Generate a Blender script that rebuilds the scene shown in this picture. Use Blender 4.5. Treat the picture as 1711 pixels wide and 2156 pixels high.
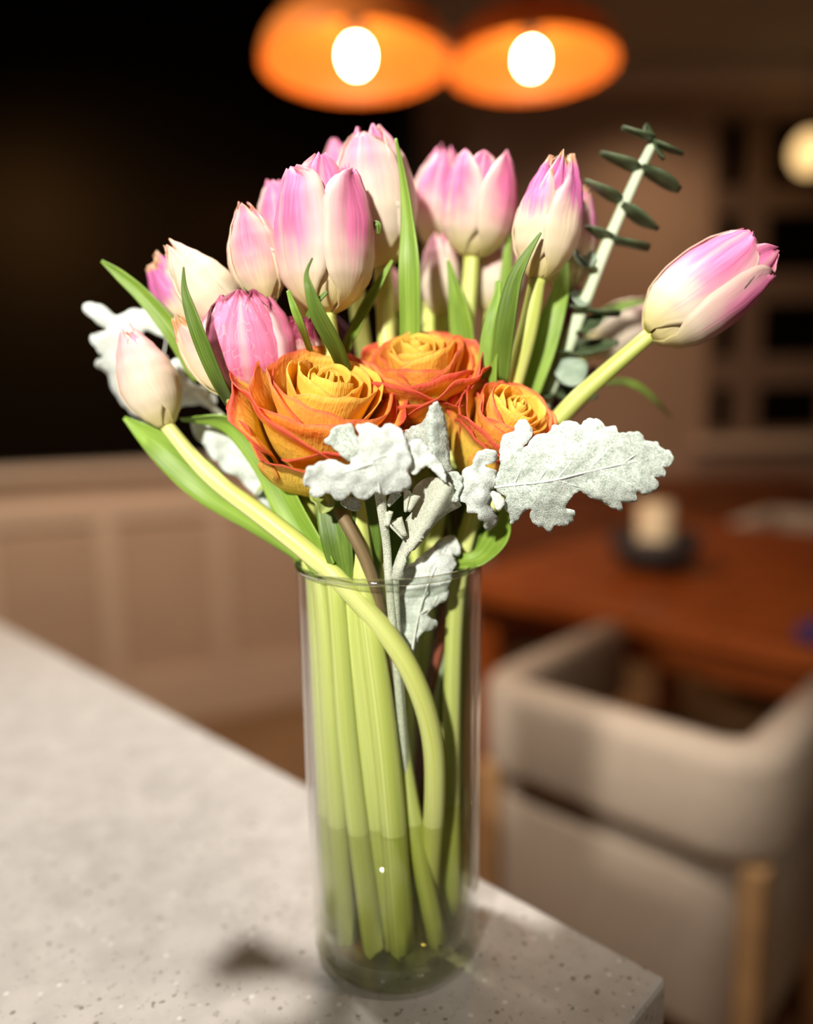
import bpy, bmesh, math, random
from mathutils import Vector, Matrix, noise
from mathutils.geometry import delaunay_2d_cdt

for o in list(bpy.data.objects): bpy.data.objects.remove(o)
scene = bpy.context.scene
COL = scene.collection

# ------------------------------------------------------------------ camera
F_PX = 1580.0
PITCH, ROLL = math.radians(8.5), math.radians(-1.05)
CAM = Vector((0.0102, -0.396, 0.310))
FWD = Vector((0, math.cos(PITCH), -math.sin(PITCH)))
_r0 = Vector((1, 0, 0)); _u0 = _r0.cross(FWD)
RIGHT = math.cos(ROLL) * _r0 + math.sin(ROLL) * _u0
UP = RIGHT.cross(FWD)
cam_data = bpy.data.cameras.new('camera')
cam = bpy.data.objects.new('camera', cam_data); COL.objects.link(cam)
m3 = Matrix((RIGHT, UP, -FWD)).transposed()
cam.matrix_world = Matrix.Translation(CAM) @ m3.to_4x4()
cam_data.sensor_fit = 'HORIZONTAL'; cam_data.sensor_width = 36
cam_data.lens = F_PX / 1711 * 36
cam_data.clip_start = 0.01
cam_data.dof.use_dof = True
cam_data.dof.focus_distance = 0.357
cam_data.dof.aperture_fstop = cam_data.lens / 16.0
scene.camera = cam

# ------------------------------------------------------------------ light and exposure
vs = scene.view_settings
vs.view_transform = 'Standard'; vs.look = 'None'; vs.gamma = 1; vs.exposure = 0.7
vs.use_curve_mapping = False
scene.cycles.use_denoising = True
scene.cycles.transparent_max_bounces = 48
scene.cycles.max_bounces = 10
scene.cycles.caustics_reflective = False
scene.cycles.caustics_refractive = False
world = bpy.data.worlds.new('night'); scene.world = world; world.use_nodes = True
bg = world.node_tree.nodes['Background']
bg.inputs[0].default_value = (1.0, 0.82, 0.62, 1); bg.inputs[1].default_value = 0.06

def spot(name, loc, target, power, size_deg, blend, radius, color):
    l = bpy.data.lights.new(name, 'SPOT'); l.energy = power; l.spot_size = math.radians(size_deg)
    l.spot_blend = blend; l.shadow_soft_size = radius; l.color = color
    o = bpy.data.objects.new(name, l); COL.objects.link(o); o.location = loc
    d = Vector(target) - Vector(loc); o.rotation_euler = d.to_track_quat('-Z', 'Y').to_euler()
    return o
# unseen spots: front key, worktop downlight, then fills added for walls and chair
spot('front_key_spot', (-0.42, -1.32, 0.90), (0.02, 0.0, 0.35), 108, 27, 0.9, 0.04, (1.0, 0.95, 0.87))  # unseen front key, set well below the ceiling to brighten stems and cups
spot('worktop_downlight', (-0.40, 0.30, 1.60), (0.0, 0.0, 0.0), 84, 70, 0.9, 0.05, (1.0, 0.95, 0.89))
spot('panel_wall_fill', (-0.75, 0.80, 1.40), (-0.6, 2.2, -0.5), 84, 125, 0.9, 0.06, (1.0, 0.84, 0.68))  # added spot: brightens the panelled wall and puts a glow in the pane
spot('chair_fill', (0.45, -0.2, 1.66), (0.55, 1.0, -0.6), 17, 90, 0.9, 0.06, (1.0, 0.88, 0.74))  # added spot that fills the back of the nearer chair
spot('back_wall_fill', (1.15, 2.75, 1.80), (1.20, 3.4, -0.1), 22, 110, 1.0, 0.05, (1.0, 0.74, 0.50))  # added spot to brighten the taupe wall

# ------------------------------------------------------------------ helpers
def ray(px, py):
    return FWD + (px - 855.5) / F_PX * RIGHT + (1078 - py) / F_PX * UP
def P(px, py, y):
    """point where the sight line of a photo pixel meets the upright plane at distance y from the vase axis"""
    d = ray(px, py); return CAM + d * ((y - CAM.y) / d.y)
def depth(p): return (p - CAM).dot(FWD)
def mpp(p): return depth(p) / F_PX          # metres per photo pixel there

def srgb(r, g, b):
    def c(v):
        v /= 255.0
        return v / 12.92 if v <= 0.04045 else ((v + 0.055) / 1.055) ** 2.4
    return (c(r), c(g), c(b), 1)

def tag(o, label=None, cat=None, group=None, kind=None):
    if label: o['label'] = label
    if cat: o['category'] = cat
    if group: o['group'] = group
    if kind: o['kind'] = kind
    return o
def empty(name, loc):
    o = bpy.data.objects.new(name, None); COL.objects.link(o); o.location = loc
    o.empty_display_size = 0.02
    return o
def mesh_obj(name, verts, faces, mat, parent=None, uvs=None, smooth=True, solid=0.0, offset=0.0, subsurf=0):
    me = bpy.data.meshes.new(name)
    me.from_pydata([tuple(v) for v in verts], [], faces)
    if uvs:
        lay = me.uv_layers.new(name='UVMap')
        for lp in me.loops: lay.data[lp.index].uv = uvs[lp.vertex_index]
    if smooth:
        me.polygons.foreach_set('use_smooth', [True] * len(me.polygons))
    me.update()
    if mat: me.materials.append(mat)
    o = bpy.data.objects.new(name, me); COL.objects.link(o)
    if parent is not None:
        o.parent = parent
        # vertices are given in world space: express them in the parent's frame
        off = parent.location.copy()
        pp = parent.parent
        while pp: off += pp.location; pp = pp.parent
        me.transform(Matrix.Translation(-off))
    if solid:
        s = o.modifiers.new('thickness', 'SOLIDIFY'); s.thickness = solid; s.offset = offset
    if subsurf:
        s = o.modifiers.new('smooth', 'SUBSURF'); s.levels = subsurf; s.render_levels = subsurf
    return o
def bm_obj(name, bm, mat, parent=None, smooth=False, bevel=0.0, seg=2):
    me = bpy.data.meshes.new(name); bm.to_mesh(me); bm.free()
    if smooth: me.polygons.foreach_set('use_smooth', [True] * len(me.polygons))
    if mat: me.materials.append(mat)
    o = bpy.data.objects.new(name, me); COL.objects.link(o)
    if parent is not None: o.parent = parent
    if bevel:
        b = o.modifiers.new('bevel', 'BEVEL'); b.width = bevel; b.segments = seg; b.limit_method = 'ANGLE'
    return o
def box(bm, x0, x1, y0, y1, z0, z1, M=None):
    vs_ = [bm.verts.new((x, y, z)) for z in (z0, z1) for (x, y) in ((x0, y0), (x1, y0), (x1, y1), (x0, y1))]
    for f in ((3, 2, 1, 0), (4, 5, 6, 7), (0, 1, 5, 4), (1, 2, 6, 5), (2, 3, 7, 6), (3, 0, 4, 7)):
        bm.faces.new([vs_[i] for i in f])
    if M is not None: bmesh.ops.transform(bm, matrix=M, verts=vs_)
    return vs_
def box_obj(name, b, mat, parent=None, bevel=0.0, M=None):
    bm = bmesh.new(); box(bm, *b, M=M); return bm_obj(name, bm, mat, parent, bevel=bevel)

def catmull(pts, n):
    """sample a Catmull-Rom curve through tuples of any length"""
    out = []; k = len(pts)
    for i in range(n + 1):
        t = i / n * (k - 1); j = min(int(t), k - 2); t -= j
        p0, p1, p2, p3 = pts[max(j - 1, 0)], pts[j], pts[j + 1], pts[min(j + 2, k - 1)]
        out.append(tuple(0.5 * (2 * b + (c - a) * t + (2 * a - 5 * b + 4 * c - d) * t * t + (3 * b - a - 3 * c + d) * t ** 3)
                         for a, b, c, d in zip(p0, p1, p2, p3)))
    return out
def curve1(keys, u):
    for (a, fa), (b, fb) in zip(keys, keys[1:]):
        if u <= b:
            t = (u - a) / (b - a) if b > a else 0
            t = t * t * (3 - 2 * t) * 0.5 + t * 0.5
            return fa + (fb - fa) * t
    return keys[-1][1]

# ------------------------------------------------------------------ materials
class NT:
    def __init__(self, name):
        self.m = bpy.data.materials.new(name); self.m.use_nodes = True
        self.t = self.m.node_tree; self.t.nodes.clear()
        self.out = self.t.nodes.new('ShaderNodeOutputMaterial')
    def n(self, typ, **kw):
        nd = self.t.nodes.new(typ)
        for k, v in kw.items(): setattr(nd, k, v)
        return nd
    def l(self, a, b): self.t.links.new(a, b)
    def val(self, sock, v):
        if isinstance(v, (int, float)): sock.default_value = v
        elif isinstance(v, tuple): sock.default_value = v
        else: self.l(v, sock)
    def math(self, op, a, b=0.0, c=0.0, clamp=False):
        nd = self.n('ShaderNodeMath', operation=op, use_clamp=clamp)
        self.val(nd.inputs[0], a); self.val(nd.inputs[1], b); self.val(nd.inputs[2], c); return nd.outputs[0]
    def mix(self, fac, a, b):
        nd = self.n('ShaderNodeMix', data_type='RGBA')
        self.val(nd.inputs[0], fac); self.val(nd.inputs[6], a); self.val(nd.inputs[7], b); return nd.outputs[2]
    def smooth(self, v, lo, hi):
        nd = self.n('ShaderNodeMapRange', interpolation_type='SMOOTHSTEP')
        self.val(nd.inputs[0], v); nd.inputs[1].default_value = lo; nd.inputs[2].default_value = hi; return nd.outputs[0]
    def noise(self, vec, scale, detail=3.0, rough=0.55):
        nd = self.n('ShaderNodeTexNoise'); nd.inputs['Scale'].default_value = scale
        nd.inputs['Detail'].default_value = detail; nd.inputs['Roughness'].default_value = rough
        if vec is not None: self.l(vec, nd.inputs['Vector'])
        return nd.outputs[0]
    def uv(self):
        tc = self.n('ShaderNodeTexCoord'); sp = self.n('ShaderNodeSeparateXYZ'); self.l(tc.outputs['UV'], sp.inputs[0])
        return tc, sp.outputs[0], sp.outputs[1]
    def scaled(self, vec, s, off=None):
        nd = self.n('ShaderNodeMapping'); self.l(vec, nd.inputs[0]); nd.inputs['Scale'].default_value = s
        if off is not None: self.l(off, nd.inputs['Location'])
        return nd.outputs[0]
    def rand_off(self):
        oi = self.n('ShaderNodeObjectInfo'); cb = self.n('ShaderNodeCombineXYZ')
        r = self.math('MULTIPLY', oi.outputs['Random'], 37.0); self.l(r, cb.inputs[0]); self.l(r, cb.inputs[1])
        return oi.outputs['Random'], cb.outputs[0]
    def bump(self, h, strength, dist=0.001):
        nd = self.n('ShaderNodeBump'); nd.inputs['Strength'].default_value = strength
        nd.inputs['Distance'].default_value = dist; self.l(h, nd.inputs['Height']); return nd.outputs[0]
    def surface(self, color, rough=0.5, spec=0.3, normal=None, translucent=0.0, metallic=0.0, tcolor=None, sheen=0.0):
        p = self.n('ShaderNodeBsdfPrincipled'); self.val(p.inputs['Base Color'], color); self.val(p.inputs['Roughness'], rough)
        p.inputs['Specular IOR Level'].default_value = spec; p.inputs['Metallic'].default_value = metallic
        if sheen: p.inputs['Sheen Weight'].default_value = sheen
        if normal is not None: self.l(normal, p.inputs['Normal'])
        s = p.outputs[0]
        if translucent:
            t = self.n('ShaderNodeBsdfTranslucent'); self.val(t.inputs[0], tcolor if tcolor is not None else color)
            if normal is not None: self.l(normal, t.inputs['Normal'])
            mx = self.n('ShaderNodeMixShader'); mx.inputs[0].default_value = translucent
            self.l(s, mx.inputs[1]); self.l(t.outputs[0], mx.inputs[2]); s = mx.outputs[0]
        self.l(s, self.out.inputs[0]); return self.m

def plain(name, col, rough=0.5, spec=0.3, metallic=0.0, var=0.0, scale=20.0, bump=0.0):
    t = NT(name); c = col; nrm = None
    if var or bump:
        tc = t.n('ShaderNodeTexCoord'); nz = t.noise(tc.outputs['Object'], scale, 4)
        if var:
            dark = tuple(v * (1 - var) for v in col[:3]) + (1,); lite = tuple(min(1, v * (1 + var)) for v in col[:3]) + (1,)
            c = t.mix(t.smooth(nz, 0.3, 0.7), dark, lite)
        if bump: nrm = t.bump(nz, bump)
    return t.surface(c, rough, spec, nrm, metallic=metallic)

def tulip_mat(name, cream, pink, lo, hi, mid_lo, amount, tip=None, tip_at=0.93, rib=0.35, veins=0.0):
    """cream towards the base and margins, pink flame in the upper middle, lighter midrib, dried tip"""
    t = NT(name); tc, U, V = t.uv(); rnd, off = t.rand_off()
    streak = t.noise(t.scaled(tc.outputs['UV'], (22, 1.3, 1), off), 1.0, 3)
    blot = t.noise(t.scaled(tc.outputs['UV'], (3, 3, 1), off), 1.0, 2)
    a = t.math('ABSOLUTE', t.math('SUBTRACT', U, 0.5))             # 0 midrib .. 0.5 margin
    v2 = t.math('ADD', V, t.math('ADD', t.math('MULTIPLY', t.math('SUBTRACT', streak, 0.5), 0.42), t.math('MULTIPLY', t.math('SUBTRACT', blot, 0.5), 0.34)))
    m1 = t.smooth(v2, lo, hi)
    m2 = t.math('SUBTRACT', 1.0, t.math('MULTIPLY', t.smooth(a, mid_lo, 0.5), 0.75))
    ribm = t.math('MULTIPLY', t.math('SUBTRACT', 1.0, t.smooth(a, 0.0, 0.055)), rib)
    mask = t.math('MULTIPLY', t.math('MULTIPLY', m1, m2), t.math('SUBTRACT', 1.0, ribm))
    mask = t.math('MULTIPLY', mask, amount, clamp=True)
    base = t.mix(t.smooth(V, 0.02, 0.30), srgb(226, 214, 150), cream)
    pk = t.mix(t.smooth(streak, 0.30, 0.68), pink, tuple(min(1, c * 1.45 + 0.04) for c in pink[:3]) + (1,))
    c = t.mix(mask, base, pk)
    if veins:
        vn = t.noise(t.scaled(tc.outputs['UV'], (8, 5, 1), off), 1.0, 1)
        line = t.math('SUBTRACT', 1.0, t.smooth(t.math('ABSOLUTE', t.math('SUBTRACT', vn, 0.5)), 0.0, 0.02))
        c = t.mix(t.math('MULTIPLY', line, veins), c, srgb(240, 214, 220))
    if tip:
        dn = t.noise(t.scaled(tc.outputs['UV'], (9, 9, 1), off), 1.0, 4)
        dv = t.math('ADD', V, t.math('ADD', t.math('MULTIPLY', t.math('SUBTRACT', dn, 0.5), 0.16), t.math('MULTIPLY', t.smooth(a, 0.30, 0.5), 0.08)))
        c = t.mix(t.math('MULTIPLY', t.smooth(dv, tip_at, tip_at + 0.06), 0.85), c, tip)
    nrm = t.bump(t.math('ADD', streak, t.math('MULTIPLY', blot, 0.5)), 0.22, 0.001)
    return t.surface(c, 0.48, 0.25, nrm, translucent=0.22)

M_TUL = dict(
    main=tulip_mat('tulip_petal_pink_cream', srgb(230, 214, 190), srgb(204, 106, 150), 0.16, 0.66, 0.20, 1.0, srgb(170, 84, 110), 0.985),
    pale=tulip_mat('tulip_petal_pale', srgb(230, 216, 194), srgb(206, 114, 154), 0.40, 0.95, 0.10, 0.85, srgb(176, 120, 110), 0.95),
    cream=tulip_mat('tulip_petal_cream', srgb(232, 217, 184), srgb(200, 106, 142), 0.10, 0.60, 0.0, 0.95, srgb(190, 120, 90), 0.94, rib=0.0),
    white=tulip_mat('tulip_petal_white', srgb(234, 222, 194), srgb(220, 150, 170), 0.62, 1.10, 0.05, 0.45, srgb(190, 130, 96), 0.95, rib=0.1),
    blush=tulip_mat('tulip_petal_blush', srgb(234, 220, 194), srgb(214, 128, 150), 0.30, 1.0, 0.30, 0.75, srgb(214, 140, 120), 0.96, rib=0.0),
    deep=tulip_mat('tulip_petal_deep_pink', srgb(238, 216, 206), srgb(208, 108, 148), 0.02, 0.34, 0.36, 0.95, srgb(150, 52, 84), 0.92, rib=0.45, veins=0.3),
    dry=tulip_mat('tulip_petal_dry', srgb(238, 222, 180), srgb(198, 110, 130), 0.15, 0.75, 0.04, 0.65, srgb(196, 140, 84), 0.84, rib=0.0),
    wilt=tulip_mat('tulip_petal_wilted', srgb(238, 222, 190), srgb(188, 94, 150), 0.36, 0.70, 0.22, 1.0, srgb(200, 158, 110), 0.90, rib=0.1),
    crisp=tulip_mat('tulip_petal_crisp', srgb(232, 204, 178), srgb(150, 44, 82), 0.1, 0.6, 0.3, 0.9, srgb(140, 36, 70), 0.55, veins=0.8),
)
def rose_mat(name, inner, mid, edge, e0, e1, r0, r1, redamt):
    t = NT(name); tc, U, V = t.uv(); rnd, off = t.rand_off()
    nz = t.noise(t.scaled(tc.outputs['UV'], (5, 4, 1), off), 1.0, 4)
    fib = t.noise(t.scaled(tc.outputs['UV'], (46, 3, 1), off), 1.0, 3)
    a = t.math('MULTIPLY', t.math('ABSOLUTE', t.math('SUBTRACT', U, 0.5)), 2.0)
    side = t.math('MULTIPLY', t.math('POWER', a, 5.0), 0.35)
    e = t.math('ADD', V, t.math('ADD', side, t.math('MULTIPLY', t.math('SUBTRACT', nz, 0.5), 0.30)))
    e = t.math('ADD', e, t.math('MULTIPLY', t.math('SUBTRACT', fib, 0.5), 0.14))
    c = t.mix(t.smooth(e, e0, e1), inner, mid)
    e2 = t.math('ADD', V, t.math('ADD', t.math('MULTIPLY', t.math('POWER', a, 8.0), 0.10), t.math('MULTIPLY', t.math('SUBTRACT', nz, 0.5), 0.13)))
    c = t.mix(t.math('MULTIPLY', t.smooth(e2, r0, r1), redamt), c, edge)
    crinkle = t.noise(t.scaled(tc.outputs['UV'], (22, 12, 1), off), 1.0, 3)
    nrm = t.bump(t.math('ADD', fib, crinkle), 0.5, 0.0012)
    return t.surface(c, 0.5, 0.22, nrm, translucent=0.3)
YEL, ORA, RED = srgb(255, 218, 92), srgb(255, 188, 92), srgb(222, 88, 72)
M_ROSE = [
    rose_mat('rose_petal_heart', srgb(255, 226, 106), srgb(255, 214, 92), srgb(250, 172, 86), 0.60, 1.15, 0.95, 1.06, 0.5),
    rose_mat('rose_petal_middle', YEL, srgb(255, 202, 90), srgb(240, 134, 80), 0.66, 1.12, 0.96, 1.05, 0.7),
    rose_mat('rose_petal_orange', srgb(255, 210, 92), ORA, RED, 0.56, 1.05, 0.91, 1.02, 0.9),
    rose_mat('rose_petal_outer', srgb(255, 220, 92), ORA, RED, 0.66, 1.0, 0.84, 0.98, 0.95),
]
def green_mat(name, c0, c1, stripes=26.0, rough=0.42, tr=0.15, base=None):
    t = NT(name); tc, U, V = t.uv(); rnd, off = t.rand_off()
    nz = t.noise(t.scaled(tc.outputs['UV'], (stripes, 1.2, 1), off), 1.0, 3)
    big = t.noise(t.scaled(tc.outputs['UV'], (2, 3, 1), off), 1.0, 2)
    c = t.mix(t.smooth(t.math('ADD', t.math('MULTIPLY', nz, 0.6), t.math('MULTIPLY', big, 0.4)), 0.32, 0.68), c0, c1)
    if base is not None: c = t.mix(t.smooth(V, 0.0, 0.55), base, c)
    return t.surface(c, rough, 0.35, t.bump(nz, 0.3, 0.0006), translucent=tr)
M_LEAF = green_mat('tulip_leaf_green', srgb(104, 138, 42), srgb(150, 182, 74))
M_LEAF_D = green_mat('tulip_leaf_dark_green', srgb(72, 98, 32), srgb(114, 142, 56))
M_STEM = green_mat('tulip_stem_green', srgb(190, 202, 96), srgb(224, 230, 146), 8.0, 0.4, 0.12)
M_STEM_Y = green_mat('tulip_stem_yellow_green', srgb(212, 218, 110), srgb(236, 238, 168), 8.0, 0.4, 0.12)
M_STEM_B = green_mat('woody_stem_brown', srgb(96, 78, 52), srgb(130, 112, 78), 8.0, 0.6, 0.0)
M_STEM_R = green_mat('woody_stem_red', srgb(110, 52, 40), srgb(140, 76, 56), 8.0, 0.6, 0.0)
M_STEM_E = green_mat('eucalyptus_stem_pale', srgb(186, 204, 158), srgb(222, 232, 206), 6.0, 0.55, 0.0)
M_EUC = green_mat('eucalyptus_leaf_dark', srgb(58, 72, 46), srgb(92, 106, 74), 3.0, 0.5, 0.06)
M_EUC_P = green_mat('eucalyptus_leaf_pale', srgb(132, 152, 130), srgb(170, 186, 166), 3.0, 0.55, 0.06)
M_SEPAL = green_mat('rose_sepal_green', srgb(112, 138, 56), srgb(176, 184, 110), 10.0, 0.6, 0.1)
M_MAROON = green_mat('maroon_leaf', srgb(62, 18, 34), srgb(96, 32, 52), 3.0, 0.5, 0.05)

def felt_mat(name, c0, c1, vein):
    t = NT(name); tc = t.n('ShaderNodeTexCoord')
    fine = t.noise(tc.outputs['Object'], 1500, 2); mid = t.noise(tc.outputs['Object'], 420, 3)
    k = t.math('ADD', t.math('MULTIPLY', fine, 0.65), t.math('MULTIPLY', mid, 0.35))
    c = t.mix(t.smooth(k, 0.34, 0.62), c0, c1)
    return t.surface(c, 0.9, 0.1, t.bump(k, 0.7, 0.0012), translucent=0.06, sheen=0.25)
M_FELT = felt_mat('dusty_miller_felt', srgb(150, 164, 150), srgb(214, 222, 212), 0)
M_FELT_W = felt_mat('dusty_miller_felt_white', srgb(186, 196, 188), srgb(226, 232, 224), 0)
M_FELT_V = felt_mat('dusty_miller_vein', srgb(226, 232, 222), srgb(242, 244, 238), 0)
M_FELT_S = felt_mat('dusty_miller_stalk', srgb(176, 184, 160), srgb(214, 218, 200), 0)

def glass_mat(name, tint, f0, power=5.0, rough=0.02):
    t = NT(name)
    lw = t.n('ShaderNodeLayerWeight'); lw.inputs[0].default_value = 0.5
    fac = t.math('ADD', f0, t.math('MULTIPLY', t.math('POWER', lw.outputs['Facing'], power), 1 - f0), clamp=True)
    tr = t.n('ShaderNodeBsdfTransparent'); tr.inputs[0].default_value = tint
    gl = t.n('ShaderNodeBsdfGlossy'); gl.inputs[0].default_value = (1, 1, 1, 1); gl.inputs['Roughness'].default_value = rough
    mx = t.n('ShaderNodeMixShader'); t.l(fac, mx.inputs[0]); t.l(tr.outputs[0], mx.inputs[1]); t.l(gl.outputs[0], mx.inputs[2])
    t.l(mx.outputs[0], t.out.inputs[0]); return t.m
M_GLASS = glass_mat('clear_glass', (0.975, 0.985, 0.965, 1), 0.035, 3.2)
M_GLASS_B = glass_mat('thick_base_glass', (0.92, 0.93, 0.84, 1), 0.04, 4.0)
M_RIM = glass_mat('polished_rim_glass', (0.93, 0.95, 0.92, 1), 0.12, 2.0)
M_WATER = glass_mat('cloudy_vase_water', (0.86, 0.87, 0.70, 1), 0.015, 5.0)

def quartz():
    t = NT('speckled_quartz'); tc = t.n('ShaderNodeTexCoord')
    big = t.noise(tc.outputs['Object'], 40, 4); n1 = t.noise(tc.outputs['Object'], 210, 2); n2 = t.noise(tc.outputs['Object'], 120, 2)
    vo = t.n('ShaderNodeTexVoronoi'); vo.inputs['Scale'].default_value = 130; t.l(tc.outputs['Object'], vo.inputs['Vector'])
    c = t.mix(t.smooth(big, 0.35, 0.65), srgb(184, 178, 171), srgb(196, 190, 183))
    c = t.mix(t.math('MULTIPLY', t.smooth(n1, 0.60, 0.70), 0.55), c, srgb(142, 134, 124))
    c = t.mix(t.math('MULTIPLY', t.smooth(n2, 0.66, 0.72), 0.8), c, srgb(108, 100, 92))
    spk = t.math('SUBTRACT', 1.0, t.smooth(vo.outputs['Distance'], 0.10, 0.26))
    sel = t.math('GREATER_THAN', t.n('ShaderNodeSeparateColor').outputs[0], 2.0)
    sc = t.n('ShaderNodeSeparateColor'); t.l(vo.outputs['Color'], sc.inputs[0])
    sel = t.math('GREATER_THAN', sc.outputs[0], 0.72)
    c = t.mix(t.math('MULTIPLY', t.math('MULTIPLY', spk, sel), 0.75), c, srgb(120, 108, 96))
    sel2 = t.math('LESS_THAN', sc.outputs[0], 0.25)
    c = t.mix(t.math('MULTIPLY', t.math('MULTIPLY', spk, sel2), 0.6), c, srgb(238, 234, 228))
    return t.surface(c, 0.32, 0.4)
M_QUARTZ = quartz()
M_WALL = plain('taupe_wall_paint', srgb(168, 138, 116), 0.85, 0.1, var=0.04, scale=3)
M_PANEL = plain('beige_panel_paint', srgb(188, 160, 136), 0.7, 0.15, var=0.04, scale=3)
M_SASH = plain('brown_window_sash_paint', srgb(122, 98, 82), 0.7, 0.15, var=0.04, scale=5)
M_TRIM = plain('cream_trim_paint', srgb(206, 180, 156), 0.6, 0.2, var=0.03, scale=4)
M_CEIL = plain('ceiling_paint', srgb(176, 164, 146), 0.9, 0.1, var=0.03, scale=3)
M_PANE = plain('night_window_glass', (0.003, 0.002, 0.001, 1), 0.42, 0.05)
next(n for n in M_PANE.node_tree.nodes if n.type == 'BSDF_PRINCIPLED').inputs['Specular Tint'].default_value = (1.0, 0.5, 0.16, 1)  # orange tint put in to brown the glow reflected in the pane
M_DARKFRAME = plain('dark_window_frame', (0.012, 0.009, 0.007, 1), 0.5, 0.2)
M_FABRIC = plain('oatmeal_upholstery', srgb(176, 159, 141), 0.9, 0.1, var=0.06, scale=60, bump=0.2)
M_SEAT = plain('shade_darkened_seat_fabric', srgb(96, 82, 58), 0.9, 0.1, var=0.08, scale=60, bump=0.2)  # shade inside the chair put into the seat colour
M_CHAIRWOOD = plain('oak_chair_wood', srgb(176, 136, 92), 0.5, 0.3, var=0.12, scale=12)
M_BOWL = plain('charcoal_stoneware', srgb(58, 48, 44), 0.6, 0.3, var=0.15, scale=30)
M_WAX = plain('ivory_wax', srgb(226, 198, 158), 0.5, 0.3, var=0.04, scale=10)
M_PURPLE = plain('plum_linen', srgb(74, 48, 84), 0.9, 0.1, var=0.1, scale=50)
M_CAB = plain('island_cabinet_paint', srgb(120, 104, 88), 0.6, 0.25, var=0.05, scale=6)
M_BLACK = plain('black_metal', srgb(22, 20, 18), 0.4, 0.4, metallic=0.6)
def wood_mat(name, c0, c1, sc=(2, 26, 26)):
    t = NT(name); tc = t.n('ShaderNodeTexCoord'); n = t.noise(t.scaled(tc.outputs['Object'], sc), 1.6, 5)
    return t.surface(t.mix(t.smooth(n, 0.3, 0.7), c0, c1), 0.38, 0.35)
M_TABLE = wood_mat('red_brown_table_wood', srgb(118, 52, 16), srgb(156, 78, 28))
M_SIDEB = wood_mat('walnut_sideboard_wood', srgb(96, 48, 22), srgb(128, 70, 36))
M_FLOOR = wood_mat('brown_floor_wood', srgb(122, 92, 62), srgb(148, 114, 80), (3, 22, 3))
def amber():
    t = NT('amber_shade'); tc = t.n('ShaderNodeTexCoord'); nz = t.noise(tc.outputs['Object'], 6, 2)
    return t.surface(t.mix(nz, (0.66, 0.20, 0.035, 1), (0.80, 0.28, 0.06, 1)), 0.4, 0.4, None, translucent=0.16)
M_COPPER = amber()
def emit(name, col, s):
    t = NT(name); e = t.n('ShaderNodeEmission'); e.inputs[0].default_value = col; e.inputs[1].default_value = s
    t.l(e.outputs[0], t.out.inputs[0]); return t.m
M_BULB = emit('glowing_bulb', (1.0, 0.70, 0.36, 1), 58.0)
M_REFLECTION = emit('reflected_lamp_glow', (1.0, 0.62, 0.25, 1), 1.0)  # for the added globe that replaces a lamp reflection

# ------------------------------------------------------------------ the setting
FZ = -0.92                       # floor
def wall_between(name, a, b, z0, z1, th, mat, label):
    a, b = Vector((a[0], a[1], 0)), Vector((b[0], b[1], 0)); d = b - a; L = d.length
    ang = math.atan2(d.y, d.x)
    o = box_obj(name, (0, L, 0, th, 0, z1 - z0), mat)
    o.location = (a.x, a.y, z0); o.rotation_euler.z = ang
    tag(o, label, 'wall', kind='structure'); return o, L
fl = box_obj('floor', (-4, 4, -1.5, 4.2, FZ - 0.05, FZ), M_FLOOR); tag(fl, 'brown wooden floor of the dining room', 'floor', kind='structure')
ce = box_obj('ceiling', (-4, 4, -1.5, 4.2, 1.82, 1.90), M_CEIL); tag(ce, 'dim beige ceiling above the pendant lamps', 'ceiling', kind='structure')

# low panelled wall on the left, a cap on top, darkness behind it
pw, PL = wall_between('wall_left', (-1.95, 1.95), (0.10, 2.80), FZ, 0.06, 0.12, M_PANEL, 'low beige panelled wall below the dark window on the left')
def on_left(name, x0, x1, z0, z1, d, mat):
    o = box_obj(name, (x0, x1, -d, 0, z0 - FZ, z1 - FZ), mat, pw, bevel=0.004); return o
on_left('wall_cap', -0.02, PL, 0.06, 0.10, 0.05, M_TRIM)
on_left('rail', 0, PL, -0.11, -0.02, 0.016, M_TRIM)
on_left('rail', 0, PL, -0.80, -0.70, 0.016, M_TRIM)
for i in range(6): on_left('stile', 0.10 + i * 0.40, 0.17 + i * 0.40, -0.70, -0.11, 0.016, M_TRIM)
on_left('baseboard', 0, PL, FZ, -0.80, 0.022, M_TRIM)
# dark glazing standing on the low wall
w1 = empty('window_1', (-1.95, 1.95, 0.0)); w1.rotation_euler.z = math.atan2(0.85, 2.05)
tag(w1, 'wide black night window above the low left wall', 'window', kind='structure')
box_obj('pane', (-1.6, PL, 0.06, 0.08, 0.10, 1.82), M_PANE, w1)
for x in (-1.6, PL - 0.05): box_obj('window_frame', (x, x + 0.05, 0.03, 0.10, 0.10, 1.82), M_DARKFRAME, w1)
# taupe wall on the right with a gridded window
wb = empty('wall_back', (0.05, 3.4, 0.0)); tag(wb, 'taupe dining room wall beside the gridded window', 'wall', kind='structure')
WX0, WX1, WZ0, WZ1 = 1.51, 2.75, 0.09, 1.64
box_obj('wall_panel', (0, WX0 - 0.05, 0, 0.15, FZ, 1.82), M_WALL, wb)
box_obj('wall_panel', (WX0 - 0.05, 3.2, 0, 0.15, FZ, WZ0), M_WALL, wb)
box_obj('wall_panel', (WX0 - 0.05, 3.2, 0, 0.15, WZ1, 1.82), M_WALL, wb)
box_obj('wall_panel', (WX1 - 0.05, 3.2, 0, 0.15, WZ0, WZ1), M_WALL, wb)
cr = box_obj('trim_1', (0.05, 3.25, 3.30, 3.398, 1.72, 1.82), M_TRIM, bevel=0.02); tag(cr, 'crown moulding where the taupe wall meets the ceiling', 'moulding', kind='structure')
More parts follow.
